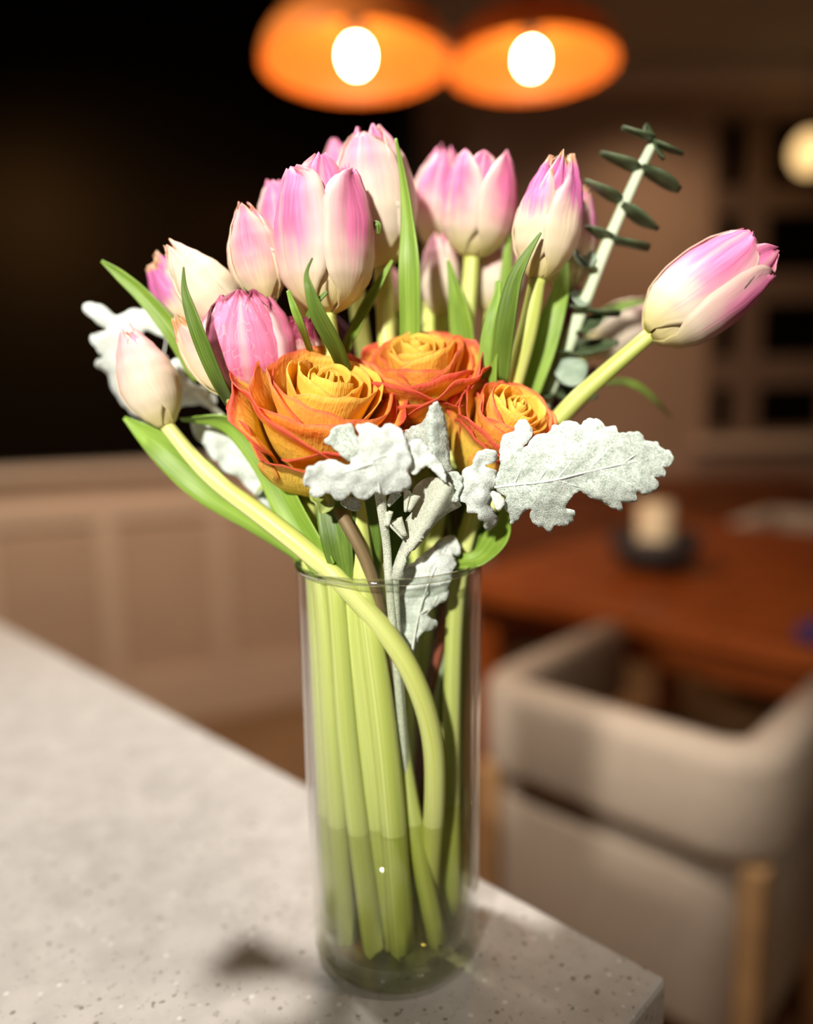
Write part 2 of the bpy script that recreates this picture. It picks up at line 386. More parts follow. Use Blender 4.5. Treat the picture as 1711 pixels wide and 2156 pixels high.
bb = box_obj('baseboard_back', (0.05, 3.25, 3.38, 3.398, FZ, FZ + 0.14), M_TRIM, bevel=0.004); tag(bb, 'cream baseboard along the taupe dining room wall', 'baseboard', kind='structure')
w2 = empty('window_2', (WX0, 3.4, 0.0)); tag(w2, 'gridded window with dark panes on the right', 'window', kind='structure')
W = WX1 - WX0
cols = [0.045, 0.145, 0.275, 0.62, 0.75, 1.09, 1.195]      # pane edges: narrow side light, then wide panes
col_sp = [(0.05, 0.16), (0.28, 0.62), (0.74, 1.08)]
row_sp = [(0.125, 0.345), (0.49, 0.755), (0.90, 1.18), (1.30, 1.60)]
for a, b in col_sp:
    for c, d in row_sp:
        box_obj('pane', (a, b, 0.055, 0.065, c, d), M_PANE, w2)
xs = [0.0] + [v for ab in col_sp for v in ab] + [W]
for i in range(0, len(xs), 2): box_obj('stile', (xs[i], xs[i + 1], 0.02, 0.09, WZ0, WZ1), M_SASH, w2, bevel=0.004)
zs = [WZ0] + [v for ab in row_sp for v in ab] + [WZ1]
for i in range(0, len(zs), 2):
    for a, b in col_sp: box_obj('muntin', (a, b, 0.03, 0.085, zs[i], zs[i + 1]), M_SASH, w2, bevel=0.004)
box_obj('window_sill', (-0.06, W + 0.05, -0.10, 0.02, WZ0 - 0.05, WZ0), M_TRIM, w2, bevel=0.006)

# ------------------------------------------------------------------ worktop and island
CA = math.radians(-43.62)
corner = Vector((0.1464, -0.0329, 0))
E1 = Vector((math.cos(CA + math.pi), math.sin(CA + math.pi), 0))   # along the far edge, away from the corner
E2 = Vector((math.cos(CA - math.pi / 2), math.sin(CA - math.pi / 2), 0))   # towards the camera
Mc = Matrix((E1, -E2, Vector((0, 0, 1)))).transposed().to_4x4(); Mc.translation = corner
ct = box_obj('worktop', (0, 1.9, -0.80, 0, -0.03, 0), M_QUARTZ, bevel=0.0035); ct.matrix_world = Mc
tag(ct, 'pale grey speckled quartz worktop under the vase', 'worktop')
isl = box_obj('kitchen_island', (0.03, 1.86, -0.78, -0.28, FZ + 0.0, -0.03), M_CAB, bevel=0.003); isl.matrix_world = Mc
tag(isl, 'painted kitchen island cabinet carrying the quartz worktop', 'cabinet')

# ------------------------------------------------------------------ dining table, chairs, lamps
TA = math.radians(-43.0)
t1 = Vector((math.cos(TA), math.sin(TA), 0)); t2 = Vector((-t1.y, t1.x, 0))
Mt = Matrix((t1, t2, Vector((0, 0, 1)))).transposed().to_4x4(); Mt.translation = Vector((0.10, 1.57, FZ))
tb = empty('dining_table', (0, 0, 0)); tb.matrix_world = Mt
tag(tb, 'red brown wooden dining table behind the nearer upholstered chair', 'table')
for i in range(6): box_obj('plank', (i * 0.1835, i * 0.1835 + 0.1825, 0, 1.35, 0.71, 0.75), M_TABLE, tb, bevel=0.003)
box_obj('apron', (0.08, 1.02, 0.07, 0.10, 0.62, 0.71), M_TABLE, tb); box_obj('apron', (0.08, 1.02, 1.25, 1.28, 0.62, 0.71), M_TABLE, tb)
for x in (0.06, 0.96):
    for y in (0.06, 1.22): box_obj('leg', (x, x + 0.08, y, y + 0.07, 0, 0.71), M_TABLE, tb, bevel=0.004)

def u_band(half_w, depth_, rad, th, z0, z1, front, n=8):
    """upholstered band in the shape of a U (open to +y), with a rounded section"""
    path = [(-half_w, front, -1, 0)]
    for cx, a0 in ((-half_w + rad, math.pi), (half_w - rad, 1.5 * math.pi)):
        for i in range(n + 1):
            a = a0 + i / n * math.pi / 2
            path.append((cx + rad * math.cos(a), -depth_ / 2 + rad + rad * math.sin(a), math.cos(a), math.sin(a)))
    path.append((half_w, front, 1, 0))
    h = z1 - z0; r = min(th, h) * 0.45; sec = []
    for cx, cz, a0 in ((-r, h - r, 0), (-th + r, h - r, 90), (-th + r, r, 180), (-r, r, 270)):
        for i in range(5):
            a = math.radians(a0 + i * 22.5); sec.append((cx + r * math.cos(a), cz + r * math.sin(a)))
    verts, faces = [], []; m = len(sec)
    for (x, y, nx, ny) in path:
        for (o_, z) in sec: verts.append((x + nx * o_, y + ny * o_, z0 + z))
    for i in range(len(path) - 1):
        for j in range(m): faces.append((i * m + j, i * m + (j + 1) % m, (i + 1) * m + (j + 1) % m, (i + 1) * m + j))
    faces.append(tuple(range(m))[::-1]); faces.append(tuple(range((len(path) - 1) * m, len(path) * m)))
    me_v = verts
    return me_v, faces
def tub_chair(loc, ang, label):
    root = empty('tub_chair', (0, 0, 0))
    v, f = u_band(0.265, 0.50, 0.10, 0.075, 0.555, 0.735, 0.22); bo = mesh_obj('backrest', v, f, M_FABRIC, root)
    v, f = u_band(0.245, 0.46, 0.09, 0.05, 0.25, 0.53, 0.20); mesh_obj('lower_back', v, f, M_FABRIC, root)
    box_obj('seat_base', (-0.19, 0.19, -0.18, 0.24, 0.25, 0.36), M_FABRIC, root, bevel=0.02)
    box_obj('seat_cushion', (-0.19, 0.19, -0.18, 0.245, 0.36, 0.45), M_SEAT, root, bevel=0.03)
    for x, y in ((-0.235, -0.205), (0.235, -0.205), (-0.235, 0.17), (0.235, 0.17)):
        bm = bmesh.new(); vs_ = box(bm, x - 0.019, x + 0.019, y - 0.019, y + 0.019, 0, 0.56)
        for vv in vs_:
            if vv.co.z < 0.01: vv.co.x = x + (vv.co.x - x) * 0.7; vv.co.y = y + (vv.co.y - y) * 0.7
        bm_obj('leg', bm, M_CHAIRWOOD, root, bevel=0.004)
    root.location = loc; root.rotation_euler.z = ang
    tag(root, label, 'chair', 'upholstered tub chairs at the dining table'); return root
tub_chair((0.475, 0.905, FZ), math.radians(-43.6), 'oatmeal upholstered tub chair close behind the worktop corner')
tub_chair((1.62, 2.52, FZ), math.radians(137), 'oatmeal upholstered tub chair on the far side of the dining table')

# sideboard by the wall
sb = empty('sideboard', (0.42, 3.06, FZ)); tag(sb, 'low walnut sideboard standing against the taupe wall', 'sideboard')
box_obj('body', (0, 1.5, 0, 0.32, 0.12, 0.80), M_SIDEB, sb, bevel=0.004)
box_obj('top', (-0.02, 1.52, -0.02, 0.33, 0.80, 0.83), M_SIDEB, sb, bevel=0.004)
for i in range(3):
    d = box_obj('door', (0.02 + i * 0.49, 0.49 + i * 0.49, -0.018, 0, 0.14, 0.78), M_SIDEB, sb, bevel=0.003)
    box_obj('handle', (0.44 + i * 0.49, 0.455 + i * 0.49, -0.035, -0.018, 0.42, 0.54), M_BLACK, d)
for x in (0.04, 1.42):
    for y in (0.03, 0.26): box_obj('leg', (x, x + 0.04, y, y + 0.04, 0, 0.12), M_SIDEB, sb)

def lathe(name, prof, mat, parent, center, seg=48, smooth=True):
    verts, faces = [], []
    for r, z in prof:
        for i in range(seg):
            a = 2 * math.pi * i / seg; verts.append((center[0] + r * math.cos(a), center[1] + r * math.sin(a), center[2] + z))
    for k in range(len(prof) - 1):
        for i in range(seg):
            j = (i + 1) % seg; faces.append((k * seg + i, k * seg + j, (k + 1) * seg + j, (k + 1) * seg + i))
    return mesh_obj(name, verts, faces, mat, parent, smooth=smooth)
TZ = FZ + 0.75
bw = empty('centrepiece_bowl', (0.70, 1.66, TZ)); tag(bw, 'dark stoneware bowl in the middle of the dining table', 'bowl')
lathe('bowl_body', [(0.0, 0.0), (0.06, 0.0), (0.105, 0.03), (0.128, 0.10), (0.120, 0.10), (0.098, 0.035), (0.0, 0.014)], M_BOWL, bw, bw.location)
cd = empty('pillar_candle', (0.70, 1.66, TZ + 0.015)); tag(cd, 'ivory pillar candle standing in the dark stoneware bowl', 'candle')
lathe('wax', [(0, 0), (0.045, 0), (0.047, 0.01), (0.047, 0.165), (0.040, 0.172), (0, 0.166)], M_WAX, cd, cd.location, 28)
lathe('wick', [(0.0, 0.166), (0.0015, 0.166), (0.0012, 0.182), (0, 0.183)], M_BLACK, cd, cd.location, 8)
nk = box_obj('napkin', (-0.07, 0.07, -0.05, 0.05, 0, 0.035), M_PURPLE, bevel=0.015); nk.location = (0.835, 0.99, TZ + 0.001); nk.rotation_euler.z = TA
tag(nk, 'folded plum napkin near the right edge of the table', 'napkin')

def pendant(x, y, z, R, label):
    root = empty('pendant_lamp', (x, y, z))
    prof = []
    for i in range(15):
        a = i / 14 * math.radians(82); prof.append((R * math.cos(a), 0.62 * R * math.sin(a)))
    inner = [(r - 0.004 if r > 0.01 else r, zz - 0.004) for r, zz in prof]
    lathe('shade', [(R, -0.004)] + prof + inner[::-1] + [(R - 0.004, -0.004)], M_COPPER, root, root.location, 56)
    lathe('socket', [(0.0, 0.62 * R + 0.05), (0.022, 0.62 * R + 0.05), (0.03, 0.62 * R), (0.024, 0.085), (0.0, 0.085)], M_BLACK, root, root.location, 20)
    lathe('cord', [(0.003, 0.62 * R + 0.05), (0.003, 1.82 - z - 0.02)], M_BLACK, root, root.location, 8)
    lathe('ceiling_rose', [(0.0, 1.82 - z - 0.025), (0.05, 1.82 - z - 0.025), (0.055, 1.82 - z), (0, 1.82 - z)], M_BLACK, root, root.location, 24)
    b = []
    for i in range(13):
        a = -math.pi / 2 + i / 12 * math.pi * 0.86; b.append((max(0.0, 0.032 * math.cos(a)), 0.02 + 0.040 * math.sin(a)))
    lathe('bulb', b, M_BULB, root, root.location, 24)
    tag(root, label, 'lamp', 'orange pendant lamps above the dining table'); return root
q = P(750, 135, 1.75); pendant(q.x, q.y, q.z, 0.25, 'glowing orange dome pendant lamp on the left, above the tallest tulip')
q = P(1118, 140, 2.0); pendant(q.x, q.y, q.z, 0.25, 'glowing orange dome pendant lamp on the right, nearer the taupe wall')
q = P(1704, 322, 3.2)  # glowing globe added where the window reflects a lamp
pl = empty('reflection_globe', q); tag(pl, 'small glowing globe standing in for a lamp reflection in the gridded window', 'lamp')
lathe('globe', [(max(0.0, 0.075 * math.cos(a)), 0.09 * math.sin(a)) for a in [(-0.5 + i / 12) * math.pi for i in range(13)]], M_REFLECTION, pl, q, 24)
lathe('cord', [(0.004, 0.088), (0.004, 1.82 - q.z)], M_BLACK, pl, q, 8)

# ------------------------------------------------------------------ vase and water
VH, VRT, VRB = 0.224, 0.0500, 0.0472
def vr(z): return VRB + (VRT - VRB) * z / VH
vase = empty('glass_vase', (0, 0, 0)); tag(vase, 'clear straight glass cylinder vase holding the bouquet', 'vase')
th = 0.0032
rim = [(vr(VH) - th / 2 + th / 2 * math.cos(a), VH + th / 2 * math.sin(a)) for a in [i / 6 * math.pi for i in range(7)]]
lathe('wall', [(vr(0.012), 0.012), (vr(0.1), 0.1), (vr(0.2), 0.2)] + rim + [(vr(0.2) - th, 0.2), (vr(0.1) - th, 0.1), (vr(0.012) - th, 0.012)], M_GLASS, vase, (0, 0, 0), 96)
lathe('base', [(0.0, 0.0012), (VRB - 0.006, 0.0008), (VRB - 0.002, 0.0022), (VRB, 0.007), (vr(0.012), 0.012), (vr(0.012) - th - 0.001, 0.0125), (VRB - 0.010, 0.0095), (0.0, 0.009)], M_GLASS_B, vase, (0, 0, 0), 96)
lathe('rim', [(vr(VH) - th / 2 + (th / 2 + 0.0003) * math.cos(a), VH + 0.0002 + (th / 2 + 0.0003) * math.sin(a)) for a in [i / 12 * 2 * math.pi for i in range(13)]], M_RIM, vase, (0, 0, 0), 96)
WZ = 0.088
wr = lambda z: vr(z) - th - 0.0004
wt = lathe('vase_water', [(0.0, 0.0105), (wr(0) - 0.006, 0.0112), (wr(0.013) - 0.0006, 0.0145), (wr(0.05), 0.05), (wr(WZ), WZ), (wr(WZ) - 0.002, WZ - 0.0008), (0.0, WZ - 0.001)], M_WATER, None, (0, 0, 0), 72)
tag(wt, 'cloudy water in the lower part of the glass vase', 'water')

# ------------------------------------------------------------------ plant builders
def inside(p, r):
    """keep a point of a stem within the glass below the rim and above the base"""
    if p.z < VH + 0.03:
        lim = vr(min(max(p.z, 0.0), VH)) - th - r - 0.0012 + 1.6 * max(0.0, p.z - VH - 0.003)
        q = Vector((p.x, p.y, 0))
        if q.length > lim: q *= lim / q.length; p = Vector((q.x, q.y, p.z))
        if p.z < 0.0135 + r: p.z = 0.0135 + r
    return p
def tube(name, pts, radii, mat, parent, n=None, seg=10):
    n = n or max(8, 6 * (len(pts) - 1))
    data = catmull([tuple(p) + (r,) for p, r in zip(pts, radii)], n)
    verts, faces, uvs = [], [], []
    C = [inside(Vector(d[:3]), d[3]) for d in data]
    ref = Vector((0, 1, 0)); prev = None
    for i, c in enumerate(C):
        T = (C[min(i + 1, n)] - C[max(i - 1, 0)]).normalized()
        a = (prev if prev else (T.orthogonal())); a = (a - T * a.dot(T)).normalized(); prev = a; b = T.cross(a)
        for j in range(seg):
            w = 2 * math.pi * j / seg; verts.append(c + (a * math.cos(w) + b * math.sin(w)) * data[i][3]); uvs.append((j / seg, i / n))
    for i in range(n):
        for j in range(seg):
            k = (j + 1) % seg; faces.append((i * seg + j, i * seg + k, (i + 1) * seg + k, (i + 1) * seg + j))
    faces.append(tuple(range(seg))[::-1]); faces.append(tuple(range(n * seg, n * seg + seg)))
    return mesh_obj(name, verts, faces, mat, parent, uvs)
def pix(pts): return [P(*p) for p in pts]
def stem(name, pts, wpx, mat, parent):
    """pts: (px, py, y); wpx: width in photo pixels"""
    q = pix(pts); w = wpx if isinstance(wpx, (list, tuple)) else [wpx] * len(q)
    return tube(name, q, [0.5 * wi * mpp(p) for wi, p in zip(w, q)], mat, parent)
def blade(name, pts, wpx, mat, parent, roll=0.0, fold=0.25, n=26, nv=8, solid=0.0007, wave=0.0, seed=0):
    """strap leaf: a centre line through (px, py, y) points, widths in photo pixels, roll about its length (degrees)"""
    q = pix(pts); rl = roll if isinstance(roll, (list, tuple)) else [roll] * len(q)
    data = catmull([tuple(p) + (w * mpp(p), math.radians(r)) for p, w, r in zip(q, wpx, rl)], n)
    C = [Vector(d[:3]) for d in data]; verts, faces, uvs = [], [], []
    for i, c in enumerate(C):
        T = (C[min(i + 1, n)] - C[max(i - 1, 0)]).normalized()
        V = (CAM - c).normalized(); S = T.cross(V).normalized(); N = S.cross(T).normalized()
        a = data[i][4]; S, N = S * math.cos(a) + N * math.sin(a), N * math.cos(a) - S * math.sin(a)
        w = max(data[i][3], 0.0004) * 0.5
        for j in range(nv + 1):
            v = j / nv * 2 - 1
            wv = wave * w * math.sin(i * 0.7 + seed + v * 2) * abs(v)
            verts.append(c + S * (v * w) + N * (fold * w * abs(v) ** 1.4 + wv)); uvs.append((j / nv, i / n))
    m = nv + 1
    for i in range(n):
        for j in range(nv): faces.append((i * m + j, i * m + j + 1, (i + 1) * m + j + 1, (i + 1) * m + j))
    return mesh_obj(name, verts, faces, mat, parent, uvs, solid=solid)

CUP = {  # radius along the height of the flower
    'closed': [(0, .16), (.06, .42), (.14, .66), (.26, .88), (.40, 1.0), (.56, .97), (.72, .80), (.86, .54), (.95, .32), (1, .20)],
    'full':   [(0, .16), (.05, .44), (.13, .70), (.25, .92), (.40, 1.0), (.58, 1.0), (.74, .92), (.88, .76), (1, .58)],
    'slim':   [(0, .20), (.06, .42), (.16, .70), (.30, .93), (.44, 1.0), (.60, .90), (.76, .66), (.90, .38), (1, .16)],
    'open':   [(0, .16), (.05, .44), (.13, .70), (.25, .92), (.42, 1.0), (.62, 1.02), (.80, .98), (.92, .90), (1, .82)],
}
HALF = [(0, .28), (.10, .62), (.25, .92), (.45, 1.0), (.65, .93), (.80, .76), (.90, .55), (.96, .34), (1, .03)]
HALF_BLUNT = [(0, .28), (.10, .62), (.25, .92), (.45, 1.0), (.70, .97), (.84, .90), (.93, .76), (.98, .54), (1, .22)]
def tulip_petal(parent, B, fx, fy, fz, L, R, cup, phi, span, scale_r, lean, length, mat, rnd, crumple, blunt, nu=22, nv=14):
    verts, faces, uvs = [], [], []
    half = HALF_BLUNT if blunt else HALF
    ph1, ph2, ph3 = rnd.uniform(0, 6), rnd.uniform(0, 6), rnd.uniform(0, 9)
    for i in range(nu + 1):
        u = i / nu
        r = curve1(CUP[cup], min(u * length, 1.0)) * R * scale_r
        z = u * length * L
        hw = curve1(half, u) * span
        for j in range(nv + 1):
            v = j / nv * 2 - 1
            a = hw * v * (1.0 if r > 0 else 0)
            rr_ = max(r, 0.30 * R)                  # keep the width where the cup narrows
            ang = a * min(1.0, 1.15)
            edge = abs(v) ** 2.2
            rad = r * (1.0 - 0.025 * edge * (1 - u)) + lean * R * u * u
            rad -= 0.045 * R * math.exp(-(v / 0.13) ** 2) * math.sin(math.pi * min(1, u * 1.1))   # groove along the midrib
            rad += 0.012 * R * math.sin(ph1 + v * 7) * u + crumple * R * (0.10 * math.sin(ph2 + 9 * v + 5 * u) * u ** 2)
            nz = noise.noise(Vector((v * 2.2 + ph3, u * 3.5, ph1)))
            rad += nz * R * (0.015 + 0.10 * crumple * u * u) * u
            zz = z - 0.05 * L * crumple * edge * u * (1 + math.sin(ph2 + 11 * v)) + 0.02 * L * u * noise.noise(Vector((v * 3, ph2, 1.7)))
            p = B + fx * (rad * math.sin(phi + ang)) + fy * (rad * math.cos(phi + ang)) + fz * zz
            verts.append(p); uvs.append((j / nv, u))
    m = nv + 1
    for i in range(nu):
        for j in range(nv): faces.append((i * m + j, i * m + j + 1, (i + 1) * m + j + 1, (i + 1) * m + j))
    return mesh_obj('petal', verts, faces, mat, parent, uvs, solid=0.0005)

def tulip(label, base, tip, width, kind, cup='closed', phase=0.0, stem_pts=None, stem_w=22, seed=0, crumple=0.4, blunt=True,
          petals=6, leans=None, lens=None, stem_mat=None, name='tulip', inner_kind=None, cover=1.0):
    """base, tip: (px, py, y) of the foot and the top of the flower; width: its widest part in photo pixels"""
    rnd = random.Random(seed * 7 + 3)
    B, A = P(*base), P(*tip); fz = (A - B); L = fz.length; fz.normalize()
    V = (CAM - B).normalized(); fy = (V - fz * V.dot(fz)).normalized(); fx = fy.cross(fz)
    R = 0.5 * width * mpp((A + B) / 2)
    foot = B.copy()
    root = empty(name, foot); tag(root, label, 'tulip', 'tulips in the bouquet')
    for k in range(petals):
        outer = k % 2 == 0
        phi = math.radians(phase) + k * 2 * math.pi / petals + rnd.uniform(-0.08, 0.08)
        ln = (lens[k % len(lens)] if lens else rnd.uniform(0.94, 1.02)) * (1.0 if outer else 0.98)
        lean = leans[k % len(leans)] if leans else rnd.uniform(-0.03, 0.05)
        tulip_petal(root, B, fx, fy, fz, L, R, cup, phi, (1.28 * cover if outer else 1.05) * (3.0 / (petals / 2)) ** 0.5, (1.0, 0.88, 1.06, 0.86, 1.03, 0.89)[k % 6], lean, ln,
                    M_TUL[kind if (outer or not inner_kind) else inner_kind], rnd, crumple, blunt)
    if stem_pts:
        pts = [tuple(base)] + list(stem_pts); ws = stem_w if isinstance(stem_w, (list, tuple)) else [stem_w] * len(pts)
        q = pix(pts); q[0] = q[0] + fz * (0.02 * L)
        tube('stem', q, [0.5 * w * mpp(p) for w, p in zip(ws, q)], stem_mat or M_STEM, root)
    return root

def rose(label, center, base, y_c, y_b, rim_px, seed, stem_pts, stem_mat, n=26, elong=1.0, spin=0.0):
    rnd = random.Random(seed)
    Cc, B = P(center[0], center[1], y_c), P(base[0], base[1], y_b)
    fz = Cc - B; L = fz.length; fz.normalize()
    V = (CAM - Cc).normalized(); fy = (V - fz * V.dot(fz)).normalized(); fx = fy.cross(fz)
    R = rim_px * mpp(Cc)
    root = empty('rose', B); tag(root, label, 'rose', 'orange roses in the bouquet')
    for k in range(n):
        t = k / (n - 1)
        phi0 = k * 2.39996 + spin + rnd.uniform(-0.15, 0.15)
        Rk = R * (0.05 + 0.88 * t ** 0.85) * rnd.uniform(0.94, 1.06)
        top = L * (1.02 - 0.05 * t - 0.10 * t ** 3 + rnd.uniform(-0.035, 0.035))
        span = 2.0 - 0.95 * t ** 0.7
        flare = 0.12 + 0.30 * t + rnd.uniform(-0.06, 0.06)                       # how far the upper part leans out
        roll = max(0.0, t - 0.45) / 0.55             # rolled back rim of the outer petals
        mat = M_ROSE[0] if t < 0.25 else M_ROSE[1] if t < 0.52 else M_ROSE[2] if t < 0.80 else M_ROSE[3]
        z0 = L * (0.02 + 0.30 * (1 - t))
        nu, nv = 16, 18
        verts, faces, uvs = [], [], []
        p1, p2, p3 = rnd.uniform(0, 6), rnd.uniform(0, 6), rnd.uniform(0, 50)
        inner_curl = max(0.0, 0.35 - t) / 0.35
        for i in range(nu + 1):
            u = i / nu
            cupr = (1 - (1 - u) ** 2.4) ** 0.75
            for j in range(nv + 1):
                v = j / nv * 2 - 1; e = abs(v)
                wu = min(1.0, 0.40 + 1.1 * u) * (1.0 if u < 0.8 else 1 - 0.10 * ((u - 0.8) / 0.2) ** 2)
                ang = phi0 + span * v * wu
                hgt = 1 - (0.05 + 0.12 * t) * e ** 3 - 0.02 * t * math.cos(3 * v + p1)
                r = Rk * (cupr * (1 - flare) + flare * u ** 1.3)
                z = z0 + (top - z0) * u * hgt
                r *= 1 - 0.55 * inner_curl * (max(0, u - 0.55) / 0.45) ** 1.4 + 0.05 * e * e * u
                rim_w = noise.noise(Vector((v * 3.0 + p3, u * 1.5, k)))
                r += R * 0.07 * rim_w * u ** 2 * (0.25 + t)
                z += R * 0.07 * noise.noise(Vector((v * 3.0 + p2, 3.1, k))) * u ** 3 * (0.05 + t)
                if u > 0.72 and roll > 0:
                    a = (u - 0.72) / 0.28; rr = R * 0.16 * roll * (0.7 + 0.6 * noise.noise(Vector((v * 1.6 + p3, 9, k))) + 0.2 * (1 - e))
                    r += rr * math.sin(a * 1.9) ; z -= rr * 0.75 * (1 - math.cos(a * 1.9))
                if t > 0.78: r = max(r, 0); z -= 0
                verts.append(B + fx * (r * math.sin(ang)) + fy * (r * math.cos(ang)) + fz * z); uvs.append((j / nv, u))
        m = nv + 1
        for i in range(nu):
            for j in range(nv): faces.append((i * m + j, i * m + j + 1, (i + 1) * m + j + 1, (i + 1) * m + j))
        mesh_obj('petal', verts, faces, mat, root, uvs, solid=0.0005)
    # guard petals hugging the cup, lips rolled out
    for k in range(5):
        phi0 = spin + 0.5 + k * 2 * math.pi / 5 + rnd.uniform(-0.2, 0.2)
        hk = L * rnd.uniform(0.72, 0.86); Rg = R * rnd.uniform(0.86, 0.93); p1, p3 = rnd.uniform(0, 6), rnd.uniform(0, 50); nu, nv = 18, 16
        verts, faces, uvs = [], [], []
        for i in range(nu + 1):
            u = i / nu
            for j in range(nv + 1):
                v = j / nv * 2 - 1; e = abs(v)
                w = min(1.0, 0.42 + 1.0 * u) * (1 - 0.22 * max(0, u - 0.7) / 0.3)
                r = Rg * (1 - (1 - min(1, u * 0.98)) ** 2.1) ** 0.72 * 0.97
                z = L * 0.0 + hk * u * (1 - 0.16 * e ** 2.5)
                a = max(0.0, (u - 0.80) / 0.20); lip = R * 0.12 * (0.6 + 0.8 * noise.noise(Vector((v * 1.8 + p3, 2, k))) + 0.4 * (1 - e))
                r += lip * math.sin(a * 1.7) + R * 0.03 * noise.noise(Vector((v * 2.5 + p3, u * 2, 5))) * u
                z -= lip * 0.8 * (1 - math.cos(a * 1.9))
                ang = phi0 + 0.86 * v * w
                verts.append(B + fx * (r * math.sin(ang)) + fy * (r * math.cos(ang)) + fz * z); uvs.append((j / nv, u))
        m = nv + 1
        for i in range(nu):
            for j in range(nv): faces.append((i * m + j, i * m + j + 1, (i + 1) * m + j + 1, (i + 1) * m + j))
        mesh_obj('petal', verts, faces, M_ROSE[3], root, uvs, solid=0.0005)
    # green receptacle and sepals
    hip = []
    tube('receptacle', [B - fz * 0.011, B - fz * 0.005, B + fz * 0.004, B + fz * 0.010], [0.0035, 0.0075, 0.0085, 0.006], M_SEPAL, root, 10, 14)
    for k in range(5):
        a = k * 2 * math.pi / 5 + 0.4; d = fx * math.sin(a) + fy * math.cos(a); s = fx * math.cos(a) - fy * math.sin(a)
        verts, faces, uvs = [], [], []
        for i in range(11):
            u = i / 10; w = 0.0055 * math.sin(math.pi * min(1, 0.25 + 0.75 * u)) ** 0.8
            c = B - fz * 0.002 + d * (0.006 + 0.022 * math.sin(u * 1.5)) - fz * (0.020 * u * u - 0.004 * u)
            for v in (-1, -0.5, 0, 0.5, 1): verts.append(c + s * (v * w) + fz * (0.002 * abs(v))); uvs.append(((v + 1) / 2, u))
        for i in range(10):
            for j in range(4): faces.append((i * 5 + j, i * 5 + j + 1, (i + 1) * 5 + j + 1, (i + 1) * 5 + j))
        mesh_obj('sepal', verts, faces, M_SEPAL, root, uvs, solid=0.0006)
    q = [B - fz * 0.006] + pix(stem_pts)
    tube('stem', q, [0.0032] * len(q), stem_mat, root)
    return root

def outline_leaf(name, outline, yfun, mat, parent, thick=0.0011, step=9, scallop=0.0, lam=16.0, seed=0, sub=4):
    """felted leaf: an outline in photo pixels at its own distance yfun(px, py), filled with a fine net and given thickness"""
    k = len(outline); pts = []
    closed = [outline[-1]] + list(outline) + [outline[0], outline[1]]
    for i in range(k):
        p0, p1, p2, p3 = closed[i], closed[i + 1], closed[i + 2], closed[(i + 3) % len(closed)]
        for s in range(sub):
            t = s / sub
            pts.append(tuple(0.5 * (2 * b + (c - a) * t + (2 * a - 5 * b + 4 * c - d) * t * t + (3 * b - a - 3 * c + d) * t ** 3) for a, b, c, d in zip(p0, p1, p2, p3)))
    if scallop:
        dense = []; n = len(pts); acc = 0.0
        for i in range(n):
            a, b = pts[i], pts[(i + 1) % n]; d = math.hypot(b[0] - a[0], b[1] - a[1]); m = max(1, int(d / 2.5))
            for s in range(m):
                t = s / m; dense.append((a[0] + (b[0] - a[0]) * t, a[1] + (b[1] - a[1]) * t, acc + d * t))
            acc += d
        area = sum(pts[i][0] * pts[(i + 1) % n][1] - pts[(i + 1) % n][0] * pts[i][1] for i in range(n)); sg = 1 if area > 0 else -1
        waves = max(3, round(acc / lam)); n = len(dense); out = []
        for i in range(n):
            a, b = dense[i - 2], dense[(i + 2) % n]; tx, ty = b[0] - a[0], b[1] - a[1]; l = math.hypot(tx, ty) or 1
            ph = dense[i][2] / acc * waves * math.pi
            h = scallop * (abs(math.sin(ph)) - 0.5) * (0.7 + 0.5 * math.sin(ph * 0.37 + seed))
            out.append((dense[i][0] + ty / l * h * sg, dense[i][1] - tx / l * h * sg))
        pts = out
    n = len(pts)
    def inside_poly(x, y):
        c = False; j = n - 1
        for i in range(n):
            xi, yi = pts[i]; xj, yj = pts[j]
            if (yi > y) != (yj > y) and x < (xj - xi) * (y - yi) / (yj - yi) + xi: c = not c
            j = i
        return c
    xs_, ys_ = [p[0] for p in pts], [p[1] for p in pts]
    allp = [Vector(p) for p in pts]
    y = min(ys_) + step * 0.5; row = 0
    while y < max(ys_):
        x = min(xs_) + (step / 2 if row % 2 else 0)
        while x < max(xs_):
            if inside_poly(x, y) and min((x - p[0]) ** 2 + (y - p[1]) ** 2 for p in pts) > (step * 0.45) ** 2: allp.append(Vector((x, y)))
            x += step
        y += step * 0.87; row += 1
    vo, ed, fa, *_ = delaunay_2d_cdt(allp, [(i, (i + 1) % n) for i in range(n)], [], 1, 1e-4)
    verts = [P(v.x, v.y, yfun(v.x, v.y)) for v in vo]
    x0, x1, y0_, y1 = min(xs_), max(xs_), min(ys_), max(ys_)
    uvs = [((v.x - x0) / (x1 - x0), (v.y - y0_) / (y1 - y0_)) for v in vo]
    fs = [tuple(f) if (verts[f[1]] - verts[f[0]]).cross(verts[f[2]] - verts[f[0]]).dot(CAM - verts[f[0]]) > 0 else tuple(reversed(f)) for f in fa]
    return mesh_obj(name, verts, fs, mat, parent, uvs, solid=thick)
def z6(l): return [(820 + 0.374 * a, 630 + 0.374 * b) for a, b in l]
def z5(l): return [(460 + 0.2922 * a, 630 + 0.2922 * b) for a, b in l]
def z7(l): return [(560 + 0.3156 * a, 1000 + 0.3156 * b) for a, b in l]
def z1(l): return [(150 + 0.2922 * a, 480 + 0.2922 * b) for a, b in l]
# ------------------------------------------------------------------ the bouquet
def into(xr, yr, xb, yb, bend=0, xm=None):
    """stem points from the mouth of the vase down to its floor"""
    xm = (xr + xb) / 2 + bend if xm is None else xm
    return [(xr, 1215, yr), (xm, 1600, (yr + yb) / 2), (xb, 1955 - 2600 * yb, yb)]

